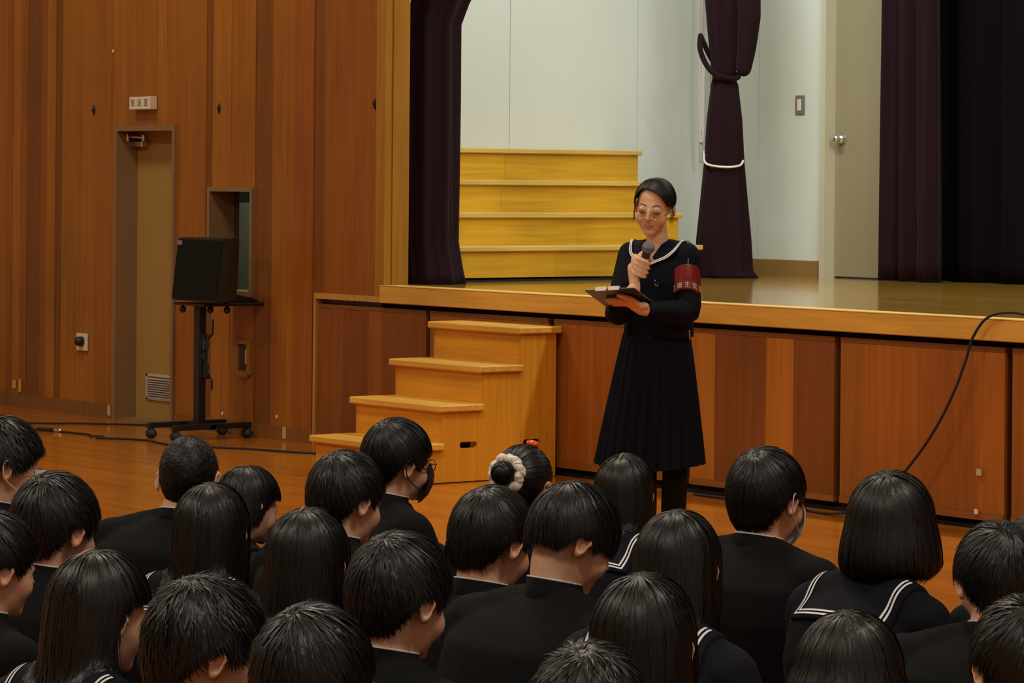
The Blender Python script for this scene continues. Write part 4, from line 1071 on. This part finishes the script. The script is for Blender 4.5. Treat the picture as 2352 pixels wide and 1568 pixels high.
B, G = 'boy', 'girl'
AUD = [
 dict(px=12, ytop=955, dist=8.37, g=B, style='messy', hw=0.1871, label='boy at the far left edge, spiky hair and white mask loop, highest there', byaw=52, hyaw=66, seed=1, extra=('maskw',), pitch=6),
 dict(px=130, ytop=1082, dist=7.72, g=B, style='short', hw=0.2034, label='boy with thick round black hair in front of the masked boy at left', byaw=40, hyaw=38, seed=2, pitch=8),
 dict(px=-14, ytop=1170, dist=6.75, g=B, style='neat', hw=0.1800, label='boy cut by the left edge with one ear showing, below the masked boy', byaw=45, hyaw=52, seed=3, pitch=6),
 dict(px=232, ytop=1260, dist=6.0, g=G, style='long', hw=0.1800, label='girl with long parted hair at lower left, white stripes on navy collar', byaw=42, hyaw=48, seed=4, pitch=6, part=(-38, -12), hairmat='hairb', side_open=96),
 dict(px=435, ytop=1000, dist=8.92, g=B, style='buzz', hw=0.1684, label='boy with cropped hair and both ears showing below the speaker stand', byaw=30, hyaw=6, seed=5, pitch=10, width=1.06, leanx=.06),
 dict(px=572, ytop=1068, dist=8.51, g=G, style='medium', hw=0.1582, label='girl with a dark fringe lock beside her ear, right of the cropped boy', byaw=50, hyaw=58, seed=6, pitch=12, dropk=.60, jmat='navyd', tilt=-4, side_open=78),
 dict(px=488, ytop=1105, dist=7.58, g=G, style='long', hw=0.1799, label='girl with very long straight hair directly before the cropped boy', byaw=30, hyaw=18, seed=7, pitch=2, dropk=1.05, jmat='navyd'),
 dict(px=475, ytop=1320, dist=5.4, g=B, style='messy', hw=0.1893, label='boy with tousled hair and glasses at the lower left bottom edge', byaw=50, hyaw=62, seed=8, extra=('specs',), pitch=10),
 dict(px=710, ytop=1163, dist=7.24, g=G, style='long', hw=0.1881, label='girl with smooth straight hair below the round haired boy at centre left', byaw=35, hyaw=24, seed=9, pitch=4, part=(-26, -8), dropk=.66),
 dict(px=722, ytop=1385, dist=5.04, g=B, style='short', hw=0.1858, label='boy with layered shiny hair at the bottom edge left of centre', byaw=40, hyaw=40, seed=10, pitch=10, extra=('specs',)),
 dict(px=797, ytop=1033, dist=8.21, g=B, style='short', hw=0.1888, label='boy with round hair just left of the black masked boy', byaw=45, hyaw=46, seed=11, pitch=8),
 dict(px=914, ytop=958, dist=9.1, g=B, style='neat', hw=0.1881, label='boy with a black mask before the wooden steps', byaw=55, hyaw=56, seed=12, extra=('maskb', 'specs'), pitch=4, tilt=4),
 dict(px=920, ytop=1220, dist=5.99, g=B, style='short', hw=0.1881, label='boy with a visible crown and white collar line at lower centre', byaw=42, hyaw=42, seed=13, pitch=10),
 dict(px=1203, ytop=1020, dist=8.88, g=G, style='bun', hw=0.1636, label='girl with a cream scrunchie around her bun and a coral clip', byaw=45, hyaw=28, seed=14, extra=('bun',), pitch=8),
 dict(px=1132, ytop=1115, dist=7.13, g=B, style='neat', hw=0.1865, label='boy with a full round cut directly below the cream scrunchie', byaw=42, hyaw=42, seed=15, pitch=14),
 dict(px=1318, ytop=1105, dist=6.74, g=B, style='neat', hw=0.1829, label='boy with an undercut looking down, broad black back at centre', byaw=50, hyaw=66, seed=16, pitch=24, width=1.08, lean=.03, nape=-.050, fringe=.0),
 dict(px=1437, ytop=1040, dist=8.57, g=G, style='long', hw=0.1625, label='girl with a bright parting and long hair in front of the speaker', byaw=40, hyaw=22, seed=17, pitch=2, part=(-36, -3), hairmat='hairb', dropk=.72),
 dict(px=1560, ytop=1168, dist=6.39, g=G, style='long', hw=0.1731, label='girl with long thick hair below the standing speaker, right of centre', byaw=38, hyaw=26, seed=18, pitch=6),
 dict(px=1763, ytop=1025, dist=8.0, g=B, style='neat', hw=0.1940, label='boy with white mask loop and broad back right of the speaker', byaw=42, hyaw=40, seed=19, extra=('maskw',), pitch=4, width=1.10, nape=-.084),
 dict(px=2050, ytop=1078, dist=7.19, g=G, style='bob', hw=0.1997, label='girl with a glossy bob and white striped sailor collar at right', byaw=50, hyaw=26, seed=20, pitch=-2, hairmat='hairb', jmat='navyd'),
 dict(px=2292, ytop=1195, dist=6.7, g=B, style='short', hw=0.1860, label='boy at right with his left ear just showing, below the bobbed girl', byaw=30, hyaw=-6, seed=21, pitch=8),
 dict(px=2392, ytop=1176, dist=7.75, g=B, style='messy', hw=0.1881, label='boy almost hidden at the right edge, only a little hair showing', byaw=40, hyaw=30, seed=22, pitch=5),
 dict(px=1482, ytop=1312, dist=5.71, g=G, style='long', hw=0.1893, label='girl with glossy long hair at the lower right, striped navy collar beside it', byaw=44, hyaw=24, seed=23, pitch=2, hairmat='hairb'),
 dict(px=1355, ytop=1475, dist=4.85, g=B, style='messy', hw=0.1800, label='boy of whom only tousled hair shows at the bottom edge, right of centre', byaw=30, hyaw=20, seed=24, pitch=10, hairmat='hairb'),
 dict(px=1955, ytop=1400, dist=5.49, g=G, style='bob', hw=0.1844, label='student with short rounded hair at the bottom edge before the bobbed girl', byaw=40, hyaw=34, seed=25, pitch=6, dropk=.62, hairmat='hairb'),
 dict(px=2352, ytop=1365, dist=5.09, g=B, style='short', hw=0.1716, label='boy cut by the lower right corner, left ear at his hairline', byaw=20, hyaw=-8, seed=26, pitch=8, hairmat='hairb'),
]
for q in AUD: student(**q)

# ================================================================ THE SPEAKER
PXM = 1.0 / 590.0
SX = lambda px: (px - 1525.0) * PXM
SZ = lambda py: 1.55 + (421.0 - py) * PXM
def speaker():
    b0 = at(1525, 421, 12.2); base = (b0[0], b0[1], 0.0); rz = math.atan2(CR[1], CR[0])
    g = Torso()
    yaw = 180 - 18; sh = 0.93
    hc = np.array([SX(1503), -0.035, SZ(475)])
    Rh = rotm(z=yaw) @ rotm(x=-10, y=-6)
    Mh = mat4(Rh, hc, sh)
    by = R(180 - 32); bc, bs = math.cos(by), math.sin(by)
    def bd(x, y, z): return np.array([x * bc - y * bs - 0.015, x * bs + y * bc, z])   # body frame (faces +Y) -> local
    def bring(z, rx, ry, cx=0, cy=0, n=28, sq=2.2):
        r_ = ering((cx, cy, z), rx, ry, n, sq); return np.array([bd(*p) for p in r_])
    SHL, SHR = np.array([.088, -.070, 1.272]), np.array([-.124, .066, 1.272])
    ELL, ELR = np.array([.092, -.115, 1.055]), np.array([-.182, -.045, 1.040])
    WRL, WRR = np.array([-.058, -.225, 1.060]), np.array([-.122, -.195, 1.150])
    # ---- right hand round the microphone, left hand under the board (fine)
    mt, mh = np.array([SX(1457), -.175, SZ(662)]), np.array([SX(1485), -.215, SZ(566)])
    ma = (mh - mt) / np.linalg.norm(mh - mt)
    ctr = mt + (mh - mt) * 0.57
    ex = np.array([1.0, 0, 0]); ex = ex - ma * (ex @ ma); ex /= np.linalg.norm(ex); ey = np.cross(ma, ex)       # ex image right, ey into depth
    if ey[1] < 0: ey = -ey
    q = lambda x, y, z: ctr + ex * x + ey * y + ma * z
    HP = [ellipsoid(q(-.030, .010, .000), (.017, .030, .036), None), ellipsoid(q(-.026, -.012, .002), (.016, .018, .034), None),
          tube([WRR + np.array([0.004, .02, -.035]), WRR + np.array([.006, .008, .0]), q(-.030, .008, -.022)], [.021, .0205, .024], 12)]
    for k, (z, l) in enumerate(((.028, .90), (.0095, 1.0), (-.009, .97), (-.026, .84))):
        HP.append(tube([q(-.033, -.006, z), q(-.026, -.026, z - .001), q(-.004, -.0295, z - .004), q(.016 * l, -.024, z - .008), q(.024 * l, -.010, z - .011)], [.0092, .0092, .0086, .0080, .0070], 10))
    HP.append(tube([q(-.018, .022, .004), q(.004, .028, .018), q(.022, .016, .026), q(.026, .002, .032)], [.0125, .0115, .0098, .0085], 10))
    RH = remesh(HP, .0028, 3, 0.6)
    # clipboard corners: clip edge A-B away from her, C-D toward her
    A, Bp, Cc = np.array([SX(1341), -.352, SZ(663)]), np.array([SX(1449), -.412, SZ(655)]), np.array([SX(1507), -.145, SZ(700)])
    ab = Bp - A; bcv = Cc - Bp; nrm = np.cross(ab, bcv); nrm /= np.linalg.norm(nrm)
    if nrm[2] < 0: nrm = -nrm
    D = A + bcv
    wu = ab / np.linalg.norm(ab); cen = (A + Cc) / 2
    pl = lambda u_, v_, h_: A + ab * u_ + bcv * v_ + nrm * h_
    # fingers lie along -ab on the underside, wrist comes from the right
    palm = pl(.74, .56, -.020)
    LP = [tube([WRL + np.array([.035, .004, -.002]), WRL, WRL * .45 + palm * .55 + np.array([0, 0, -.006]), palm], [.021, .021, .0235, .024], 12),
          ellipsoid(palm, (.040, .034, .014), rotm(z=8)), ellipsoid(palm + np.array([.028, 0, -.006]), (.030, .026, .017), rotm(z=10))]
    for k, (v_, l) in enumerate(((.36, .86), (.46, .98), (.555, 1.0), (.65, .88))):
        u0 = .60; LP.append(tube([pl(u0 + .12, v_ * .55 + .25, -.016), pl(u0 - .05, v_ * .9 + .05, -.013), pl(u0 - .20 * l, v_, -.0105), pl(u0 - .38 * l, v_ + .005, -.0095)], [.0105, .0088, .0082, .0068], 10))
    LP.append(tube([palm + np.array([.012, -.014, .002]), pl(.78, .36, -.014), pl(.66, .22, -.012), pl(.60, .17, -.010)], [.0135, .0115, .0100, .0082], 10))
    LH = remesh(LP, .0028, 3, 0.6)
    # ---- body
    core = [loft([bring(.80, .095, .075), bring(.90, .100, .075), bring(1.0, .095, .068), bring(1.10, .108, .074), bring(1.20, .118, .076), bring(1.265, .105, .060), bring(1.31, .056, .048)])]
    for sp_, el, wr in ((SHL, ELL, WRL), (SHR, ELR, WRR)):
        core.append(chain([sp_, (sp_ + el) / 2, el, (el + wr) / 2, wr], [.042, .037, .033, .029, .021]))
    hipL, hipR = bd(-.055, 0, .80), bd(.055, 0, .80)
    footL, footR = np.array([.045, -.03, .07]), np.array([-.062, .035, .07])
    knL, knR = np.array([.050, -.05, .45]), np.array([-.066, .01, .45])
    for h_, k_, f_ in ((hipL, knL, footL), (hipR, knR, footR)):
        core.append(chain([h_, h_ * .55 + k_ * .45, k_, k_ * .5 + f_ * .5 + np.array([0, .018, .03]), f_], [.060, .055, .045, .045, .030]))
        core.append(tube([f_ + np.array([0, .02, -.035]), f_ + np.array([-.05, -.10, -.045])], [.03, .024], 10))
    nb, nt_ = bd(0, .012, 1.298), np.array([0, -.022, -.060]) @ Mh[:3, :3].T + Mh[:3, 3]
    core.append(tube([nb + np.array([0, 0, -.03]), nb, (nb + nt_) / 2, nt_], [.060, .046, .042, .043], 16))
    chest = ellipsoid(bd(0, .055, 1.245), (.07, .035, .055))
    low = remesh(core + [chest] + tr(head_parts(), Mh), .0042, 5, 0.55)
    V, Fc = join([low, RH, LH] + tr([(e[0] * np.array([.97, 1, .9]), e[1]) for e in EARS], Mh))
    nskin = len(Fc)
    feats = []
    def fe(pts, r_, n=8): feats.append(tube([np.array(p) @ Mh[:3, :3].T + Mh[:3, 3] for p in pts], [x * sh for x in r_], n)); return len(feats[-1][1])
    m_dark = m_lip = 0
    for s in (-1, 1):                                    # closed-down lids with lashes, brows
        m_dark += fe(smooth_path([(s * .0165, .0845, -.0065), (s * .025, .0885, -.0105), (s * .033, .0880, -.0115), (s * .0405, .0840, -.0095), (s * .046, .0785, -.0060)], 3), [.0010, .0016, .0020, .0023, .0025, .0026, .0026, .0026, .0025, .0023, .0020, .0015, .0009])
        m_dark += fe(smooth_path([(s * .013, .0865, .0175), (s * .024, .0875, .0225), (s * .036, .0820, .0235), (s * .048, .0715, .0190)], 3), [.0010, .0017, .0021, .0022, .0022, .0021, .0019, .0016, .0012, .0008])
    m_lip += fe(smooth_path([(-.0215, .0800, -.0640), (-.012, .0885, -.0630), (-.004, .0918, -.0615), (0, .0912, -.0625), (.004, .0918, -.0615), (.012, .0885, -.0630), (.0215, .0800, -.0640)], 2), np.interp(np.linspace(0, 1, 13), [0, .3, .5, .7, 1], [.0006, .0026, .0030, .0026, .0006]))
    m_lip += fe(smooth_path([(-.0190, .0805, -.0670), (-.010, .0885, -.0695), (0, .0905, -.0705), (.010, .0885, -.0695), (.0190, .0805, -.0670)], 2), np.interp(np.linspace(0, 1, 9), [0, .3, .5, .7, 1], [.0006, .0030, .0036, .0030, .0006]))
    V, Fc = join([(V, Fc)] + feats)
    root = mesh_obj('person', V, Fc, 'skin2', None, smooth=True, loc=base, rotz=rz)
    root.data.materials.append(M['hair']); root.data.materials.append(M['lips'])
    idx = np.zeros(len(Fc), np.int32); idx[nskin:nskin + m_dark] = 1; idx[nskin + m_dark:] = 2
    root.data.polygons.foreach_set('material_index', idx)
    tag(root, 'girl in navy sailor uniform standing and reading into a microphone, round glasses', 'person')
    # ---- blouse
    P = [loft([bring(.955, .142, .105), bring(1.00, .140, .103), bring(1.08, .140, .102), bring(1.17, .146, .104), bring(1.240, .142, .092), bring(1.285, .106, .072), bring(1.322, .062, .054)])]
    for sp_, el, wr, f_ in ((SHL, ELL, WRL, .93), (SHR, ELR, WRR, .62)):
        e2 = el + (wr - el) * f_
        P.append(chain([sp_, (sp_ + el) / 2, el, (el + e2) / 2, e2], [.051, .050, .047, .045, .038]))
        P.append(chain([nb * .75 + sp_ * .25 + np.array([0, 0, -.012]), nb * .4 + sp_ * .6, sp_ + np.array([0, 0, -.002])], [.030, .040, .050]))
    Vb, Fb = remesh(P, .0065, 5)
    # open V neck: drop faces in front of the throat
    def inbody(v): x, y = v[0] + .015, v[1]; return np.array([x * bc + y * bs, -x * bs + y * bc, v[2]])
    Lb = np.array([inbody(v) for v in Vb])
    kill = (Lb[:, 1] > .015) & (np.abs(Lb[:, 0]) < (Lb[:, 2] - 1.245) * .70) & (Lb[:, 2] > 1.245)
    Fb = [f for f in Fb if not all(kill[i] for i in f)]
    blouse = mesh_obj('blouse', Vb, Fb, 'navyd', root, smooth=True)
    # ---- sailor collar: two front lapels and the back flap, with two white braids
    bvh = BVHTree.FromPolygons([tuple(v) for v in Vb], Fb)
    def hug(x, y, z, off):                               # body frame point pushed onto the blouse
        p = Vector(bd(x, y, z)); loc, nor, i, dd = bvh.find_nearest(p)
        return np.array(loc + nor * off)
    rows = []
    # stations from the V point over the shoulder to the back flap: inner and outer edge (body frame)
    STN = [((.003, .105, 1.240), (.010, .110, 1.228)), ((.018, .10, 1.262), (.046, .10, 1.244)), ((.030, .085, 1.285), (.082, .085, 1.262)), ((.042, .060, 1.312), (.108, .055, 1.288)),
           ((.052, .02, 1.340), (.124, .01, 1.315)), ((.050, -.02, 1.350), (.128, -.04, 1.300)), ((.035, -.04, 1.350), (.126, -.09, 1.245)), ((.0, -.045, 1.348), (.122, -.11, 1.18))]
    cm = []
    stripes = []
    for s in (-1, 1):
        G_ = []; n = 9
        for a_, b_ in STN:
            for k in range(n):
                t = k / (n - 1); p = np.array(a_) * (1 - t) + np.array(b_) * t
                G_.append(hug(s * p[0], p[1], p[2], .007 + .004 * (1 - t)))
        ns = len(STN); Fq = [(j * n + i, j * n + i + 1, (j + 1) * n + i + 1, (j + 1) * n + i) for j in range(ns - 1) for i in range(n - 1)]
        if s < 0: Fq = [tuple(reversed(f)) for f in Fq]
        # thickness
        Gb = [g_ - np.array(bvh.find_nearest(Vector(g_))[1]) * .004 for g_ in G_]
        N = len(G_); Fq += [tuple(N + i for i in reversed(f)) for f in Fq]
        out = [j * n + n - 1 for j in range(ns)]; inn = [j * n for j in range(ns)]
        for e_ in (out, inn):
            for i in range(ns - 1): Fq.append((e_[i], e_[i + 1], N + e_[i + 1], N + e_[i]))
        cm.append((np.array(G_ + Gb), Fq))
        for t0, t1 in ((.80, .86), (.89, .95)):
            L0, L1 = [], []
            for a_, b_ in STN:
                w_ = np.linalg.norm(np.array(b_) - np.array(a_)); 
                e0 = 1 - (1 - t0) * .085 / max(w_, .02); e1 = 1 - (1 - t1) * .085 / max(w_, .02)
                for L_, t in ((L0, max(e0, .05)), (L1, max(e1, .1))):
                    p = np.array(a_) * (1 - t) + np.array(b_) * t; L_.append(hug(s * p[0], p[1], p[2], .0125))
            L0, L1 = smooth_path(L0, 3), smooth_path(L1, 3); m_ = len(L0)
            stripes.append((np.array(L0 + L1), [(i, i + 1, m_ + i + 1, m_ + i) for i in range(m_ - 1)]))
    V, Fc = join(cm); col_ = mesh_obj('sailor_collar', V, Fc, 'navyd', root, smooth=True)
    for v, f in stripes: mesh_obj('stripe', v, f, 'stripe', col_, smooth=True)
    # small badge pins
    p = hug(-.045, .13, 1.178, .004); V, Fc = ellipsoid(p, (.0035, .0035, .0035), nu=8, nv=6); mesh_obj('pin', V, Fc, 'silver', root, smooth=True)
    p = hug(-.052, .13, 1.160, .004); V, Fc = tube([p + np.array([.006 * math.cos(a), 0, .006 * math.sin(a)]) for a in np.linspace(2.4, 7.0, 12)], .0013, 6); mesh_obj('badge', V, Fc, 'silver', root, smooth=True)
    # ---- pleated skirt
    rings = []; npl = 26; n = npl * 6
    for z in np.linspace(.985, .452, 16):
        t = (.985 - z) / .533
        rx = .126 + .088 * t ** .9; ry = .098 + .075 * t ** .9; am = .002 + .013 * t
        a = np.linspace(0, 2 * math.pi, n, endpoint=False); saw = ((np.arange(n) % 6) / 6.0 - .5)
        saw = np.where(np.arange(n) % 6 == 5, -.1, saw)
        k = 1 + saw * am * 2 / rx * 1.0
        r_ = np.stack([np.cos(a) * rx * k, np.sin(a) * ry * k], 1)
        cx, cyy = -.022 - .024 * t, 0.0
        rings.append(np.stack([r_[:, 0] + cx, r_[:, 1] + cyy, np.full(n, z) + (.010 * np.cos(a * 2 + .4) * t)], 1))
    V, Fc = loft(rings, caps=False); sk = mesh_obj('skirt', V, Fc, 'navyd', root, smooth=False)
    V, Fc = loft([ering((-.022, 0, .99), .128, .10, 40), ering((-.022, 0, .955), .131, .103, 40)], caps=False); mesh_obj('waistband', V, Fc, 'navyd', sk, smooth=True)
    p = np.array([SX(1583), -.10, SZ(768)]); V, Fc = tube([p + np.array([0, 0, .02]), p + np.array([.002, 0, -.012])], .003, 6); mesh_obj('zip_pull', V, Fc, 'silver', sk, smooth=True)
    # ---- tights and shoes
    P = []
    for h_, k_, f_ in ((hipL, knL, footL), (hipR, knR, footR)):
        P.append(chain([h_, h_ * .55 + k_ * .45, k_, k_ * .5 + f_ * .5 + np.array([0, .018, .03]), f_], [.066, .060, .050, .050, .035]))
    V, Fc = remesh(P, .008, 4, .6); mesh_obj('tights', V, Fc, 'tights', root, smooth=True)
    for f_ in (footL, footR):
        d_ = np.array([-.5, -.86]); rr_ = []
        for y, w_, hh_ in ((-.045, .022, .04), (-.03, .034, .075), (.02, .037, .08), (.07, .042, .055), (.12, .044, .045), (.165, .034, .036), (.18, .014, .024)):
            a = np.linspace(0, 2 * math.pi, 14, endpoint=False); lx = np.cos(a) * w_
            rr_.append(np.stack([f_[0] + d_[0] * y - d_[1] * lx, f_[1] + d_[1] * y + d_[0] * lx, np.maximum(hh_ * .5 + np.sin(a) * hh_ * .5, .002)], 1))
        V, Fc = loft(rr_); mesh_obj('shoe', V, Fc, 'shoe', root, smooth=True)
    # ---- red armband on her left arm
    c0 = (SHL + ELL) / 2 + np.array([-.004, 0, -.004]); ax = (SHL - ELL) / np.linalg.norm(SHL - ELL)
    rings = []; na = 48
    def band(a, h_, r_):                                 # a measured from the camera side; the hem arches up in front
        return c0 + np.array([math.sin(a) * r_, -math.cos(a) * r_, h_ + .036 * math.cos(a)]) + ax * 0.0
    for h_, r_ in ((.046, .0525), (.03, .0540), (0, .0550), (-.03, .0560), (-.052, .0565), (-.052, .0545), (.046, .0510)):
        rings.append(np.array([band(2 * math.pi * k / na, h_, r_ * (1 + .012 * math.sin(5 * 2 * math.pi * k / na + h_ * 60))) for k in range(na)]))
    V, Fc = loft(rings, caps=False); ab_ = mesh_obj('armband', V, Fc, 'armband', root, smooth=True)
    for i, ch in enumerate('江南生徒会'):
        tv, tf = text_mesh(ch, .024); a = R(-60 + 30 * i)
        pts_ = []
        for x, y, z in tv:
            aa = a + x / .058; pts_.append(band(aa, -.034 + y, .0585))
        mesh_obj('character', pts_, tf, 'stripe', ab_)
    p = band(R(3), .058, .0550); V, Fc = tube([p + np.array([0, 0, .008]), p + np.array([0, -.004, -.03])], .0018, 6); mesh_obj('safety_pin', V, Fc, 'silver', ab_, smooth=True)
    # ---- hair: parted in the middle, drawn back to a low knot
    H = lambda P: np.asarray(P) @ Mh[:3, :3].T + Mh[:3, 3]
    rg = np.random.default_rng(77); en = lambda n_: 1 / np.sqrt((n_[..., 0] / .0835) ** 2 + (n_[..., 1] / .0985) ** 2 + (n_[..., 2] / np.where(n_[..., 2] > 0, .0975, .125)) ** 2)
    EE = [46, 54, 62, 75, 95, 125, 160]
    E1 = np.array([(.86, .62, -.22), (.95, .42, -.36), (.985, .20, -.10), (.97, -.10, .10), (.80, -.60, -.20), (.35, -.93, -.38), (.12, -.97, -.45)]); E1 /= np.linalg.norm(E1, axis=1, keepdims=True)
    E2 = E1.copy(); E2[:3] = [(.74, .67, .0), (.90, .44, -.06), (.975, .20, -.12)]
    def path(e, s, t, lay):
        n0 = np.stack([np.interp(e, [46, 60, 90, 120], [.40, .36, .22, .05]), np.cos(np.radians(e)), np.sin(np.radians(e))], -1); n0 /= np.linalg.norm(n0, axis=-1, keepdims=True)
        EX = E1 if s > 0 else E2; n1 = np.stack([np.interp(e, EE, EX[:, k]) for k in range(3)], -1); n1[..., 0] *= s; n1 /= np.linalg.norm(n1, axis=-1, keepdims=True)
        om = np.arccos(np.clip((n0 * n1).sum(-1), -1, 1))[..., None]
        tt = t[..., None]
        n_ = (np.sin((1 - tt) * om) * n0 + np.sin(tt * om) * n1) / np.sin(om)
        bow = np.sin(tt * math.pi) * .16 * np.clip((75 - e) / 30, 0, 1)[..., None]
        n_ = n_ + bow * np.array([0, -.25, .75]); n_ /= np.linalg.norm(n_, axis=-1, keepdims=True)
        return HCEN + n_ * (en(n_) * (1.0 + lay + .05 * np.sin(np.clip(t, 0, 1) * math.pi) ** .7))[..., None], n_
    Vs, Fs, off = [], [], 0
    for s in (1, -1):
        e_, t_ = np.meshgrid(np.linspace(46, 160, 40), np.linspace(0, 1, 22), indexing='ij')
        P_, _ = path(e_, s, t_, -.012 * np.ones_like(t_)); i, j = np.meshgrid(np.arange(39), np.arange(21), indexing='ij')
        Vs.append(P_.reshape(-1, 3)); Fs.append(np.stack([i * 22 + j, i * 22 + j + 1, (i + 1) * 22 + j + 1, (i + 1) * 22 + j], -1).reshape(-1, 4) + off); off += len(Vs[-1])
        n = 1100; sg = 10
        e0 = rg.uniform(45, 160, n); ta = rg.uniform(0, .45, n) * (rg.random(n) < .6); tb = np.clip(ta + rg.uniform(.5, 1.0, n), 0, 1.04 + .03 * rg.normal(size=n))
        t_ = ta[:, None] + (tb - ta)[:, None] * np.linspace(0, 1, sg); e_ = e0[:, None] + 2.0 * rg.normal(size=n)[:, None] * np.linspace(0, 1, sg)
        P_, N_ = path(e_, s, t_, np.repeat(rg.uniform(-.006, .030, n)[:, None], sg, 1))
        T_ = np.gradient(P_, axis=1); W_ = np.cross(T_, N_); W_ /= np.linalg.norm(W_, axis=-1, keepdims=True) + 1e-9
        wd = (rg.uniform(.0010, .0024, n)[:, None] * np.interp(np.linspace(0, 1, sg), [0, .2, .6, 1], [.5, 1, 1, .15]))[..., None]
        SV = np.stack([P_ - W_ * wd, P_ + W_ * wd], 2).reshape(-1, 3); base_ = (np.arange(n)[:, None] * sg + np.arange(sg - 1)).ravel() * 2
        Vs.append(SV); Fs.append(np.stack([base_, base_ + 1, base_ + 3, base_ + 2], 1) + off); off += len(SV)
    hair = mesh_obj('hair', H(np.concatenate(Vs)), np.concatenate(Fs), 'hairs', root, smooth=True)
    P_, _ = path(np.linspace(47, 86, 12), 1, np.zeros(12), np.full(12, .004)); V, Fc = tube(H(P_), [.0022 - .0015 * k / 11 for k in range(12)], 6); mesh_obj('parting', V, Fc, 'part', hair, smooth=True)
    V, Fc = hair_knot(np.array([0, -.115, -.035]), .032, Mh, 5); mesh_obj('hair_knot', V, Fc, 'hair', hair, smooth=True)
    for s in (-1, 1):                                    # loose wisps by the ears
        for k in range(5):
            x0 = .074 + .002 * k; P_ = smooth_path([(s * x0, .030 - .006 * k, -.005), (s * (x0 + .004), .028 - .005 * k, -.03), (s * (x0 + .001), .026 - .004 * k, -.055 - .004 * k)], 3)
            V, Fc = tube(H(P_), [.0012, .0012, .0011, .001, .0008, .0006, .0003], 5); mesh_obj('wisp', V, Fc, 'hair', hair, smooth=True)
    # ---- glasses
    gl_ = None
    for s in (-1, 1):
        c_ = np.array([s * .0325, .1035, -.010]); a = np.linspace(0, 2 * math.pi, 33)
        ring = [c_ + np.array([math.cos(q_) * .0245, -abs(math.cos(q_)) ** 2 * .004 * (1 if s * math.cos(q_) > 0 else 0), math.sin(q_) * .0225]) for q_ in a]
        V, Fc = tube(H(ring), .0011, 8, cap=False)
        arm_ = tube(H(smooth_path([c_ + np.array([s * .0245, -.004, .004]), (s * .068, .075, -.004), (s * .082, .0, -.002), (s * .084, -.018, -.010)], 4)), .0011, 6)
        V, Fc = join([(V, Fc), arm_])
        if gl_ is None:
            br_ = tube(H(smooth_path([(-.0085, .1025, -.006), (0, .106, -.002), (.0085, .1025, -.006)], 4)), .0012, 6)
            V, Fc = join([(V, Fc), br_]); gl_ = mesh_obj('glasses', V, Fc, 'gold', root, smooth=True)
        else: mesh_obj('rim', V, Fc, 'gold', gl_, smooth=True)
        V = [c_ + np.array([0, .0005, 0])] + [c_ + np.array([math.cos(q_) * .0238, 0, math.sin(q_) * .0218]) for q_ in a[:-1]]
        V2 = [p_ + np.array([0, -.0012, 0]) for p_ in V]; N = len(V)
        Fc = [(0, 1 + k, 1 + (k + 1) % 32) for k in range(32)] + [(N, N + 1 + (k + 1) % 32, N + 1 + k) for k in range(32)] + [(1 + k, N + 1 + k, N + 1 + (k + 1) % 32, 1 + (k + 1) % 32) for k in range(32)]
        mesh_obj('lens', H(np.array(V + V2)), Fc, 'lens', gl_)
    # ---- microphone
    mic = empty('microphone', base, rz); tag(mic, 'dark handheld microphone with a grey ball head in her right hand', 'microphone')
    V, Fc = tube([mt, mt + (mh - mt) * .30, mt + (mh - mt) * .62, mh - ma * .030, mh - ma * .016], [.0125, .0135, .0145, .0165, .0175], 20); mesh_obj('handle', V, Fc, 'mic', mic, smooth=True)
    V, Fc = ellipsoid(mh, (.0250, .0250, .0255), nu=28, nv=18); mo = mesh_obj('grille', V, Fc, plain('mic_mesh', (0.34, 0.34, 0.37), 0.5, metal=0.4, bump=1.0, bscale=700), mic, smooth=True)
    u_ = np.cross(ma, [0, 1.0, 0]); u_ /= np.linalg.norm(u_); v_ = np.cross(ma, u_)
    V, Fc = tube([mh + (u_ * math.cos(a) + v_ * math.sin(a)) * .0250 for a in np.linspace(0, 2 * math.pi, 33)], .0022, 8, cap=False); mesh_obj('grille_band', V, Fc, plain('mic_band', (0.10, 0.10, 0.11), 0.35, metal=0.6), mic, smooth=True)
    V, Fc = tube([mt - ma * .006, mt], .0105, 14); mesh_obj('end_cap', V, Fc, 'black', mic, smooth=True)
    p = mt + (mh - mt) * .66 - ey * .0; V, Fc = tube([p, p + ma * .016], .0158, 20, cap=False); mesh_obj('label_ring', V, Fc, 'paper', mic, smooth=True)
    # ---- clipboard
    cb = empty('clipboard', base, rz); tag(cb, 'black clipboard with white sheets held low in her left hand', 'clipboard')
    def slab(u0, u1, v0, v1, h0, h1):
        V = [pl(u_, v_, h_) for h_ in (h0, h1) for u_, v_ in ((u0, v0), (u1, v0), (u1, v1), (u0, v1))]
        return np.array(V), BOXF
    mesh_obj('board', *slab(0, 1, 0, 1, 0, .004), 'board', cb)
    mesh_obj('paper', *slab(.03, .985, .03, .99, .0045, .0075), 'paper', cb)
    M['clipw'] = plain('clip_painted_shine', (0.85, 0.85, 0.83), 0.3)  # shine of the silver clips put into a flat white colour
    for u_ in (.34, .60):
        mesh_obj('clip', *join([slab(u_ - .12, u_ + .10, -.015, .05, .008, .013), slab(u_ - .12, u_ + .10, -.018, -.008, -.002, .013)]), 'clipw', cb)
speaker()
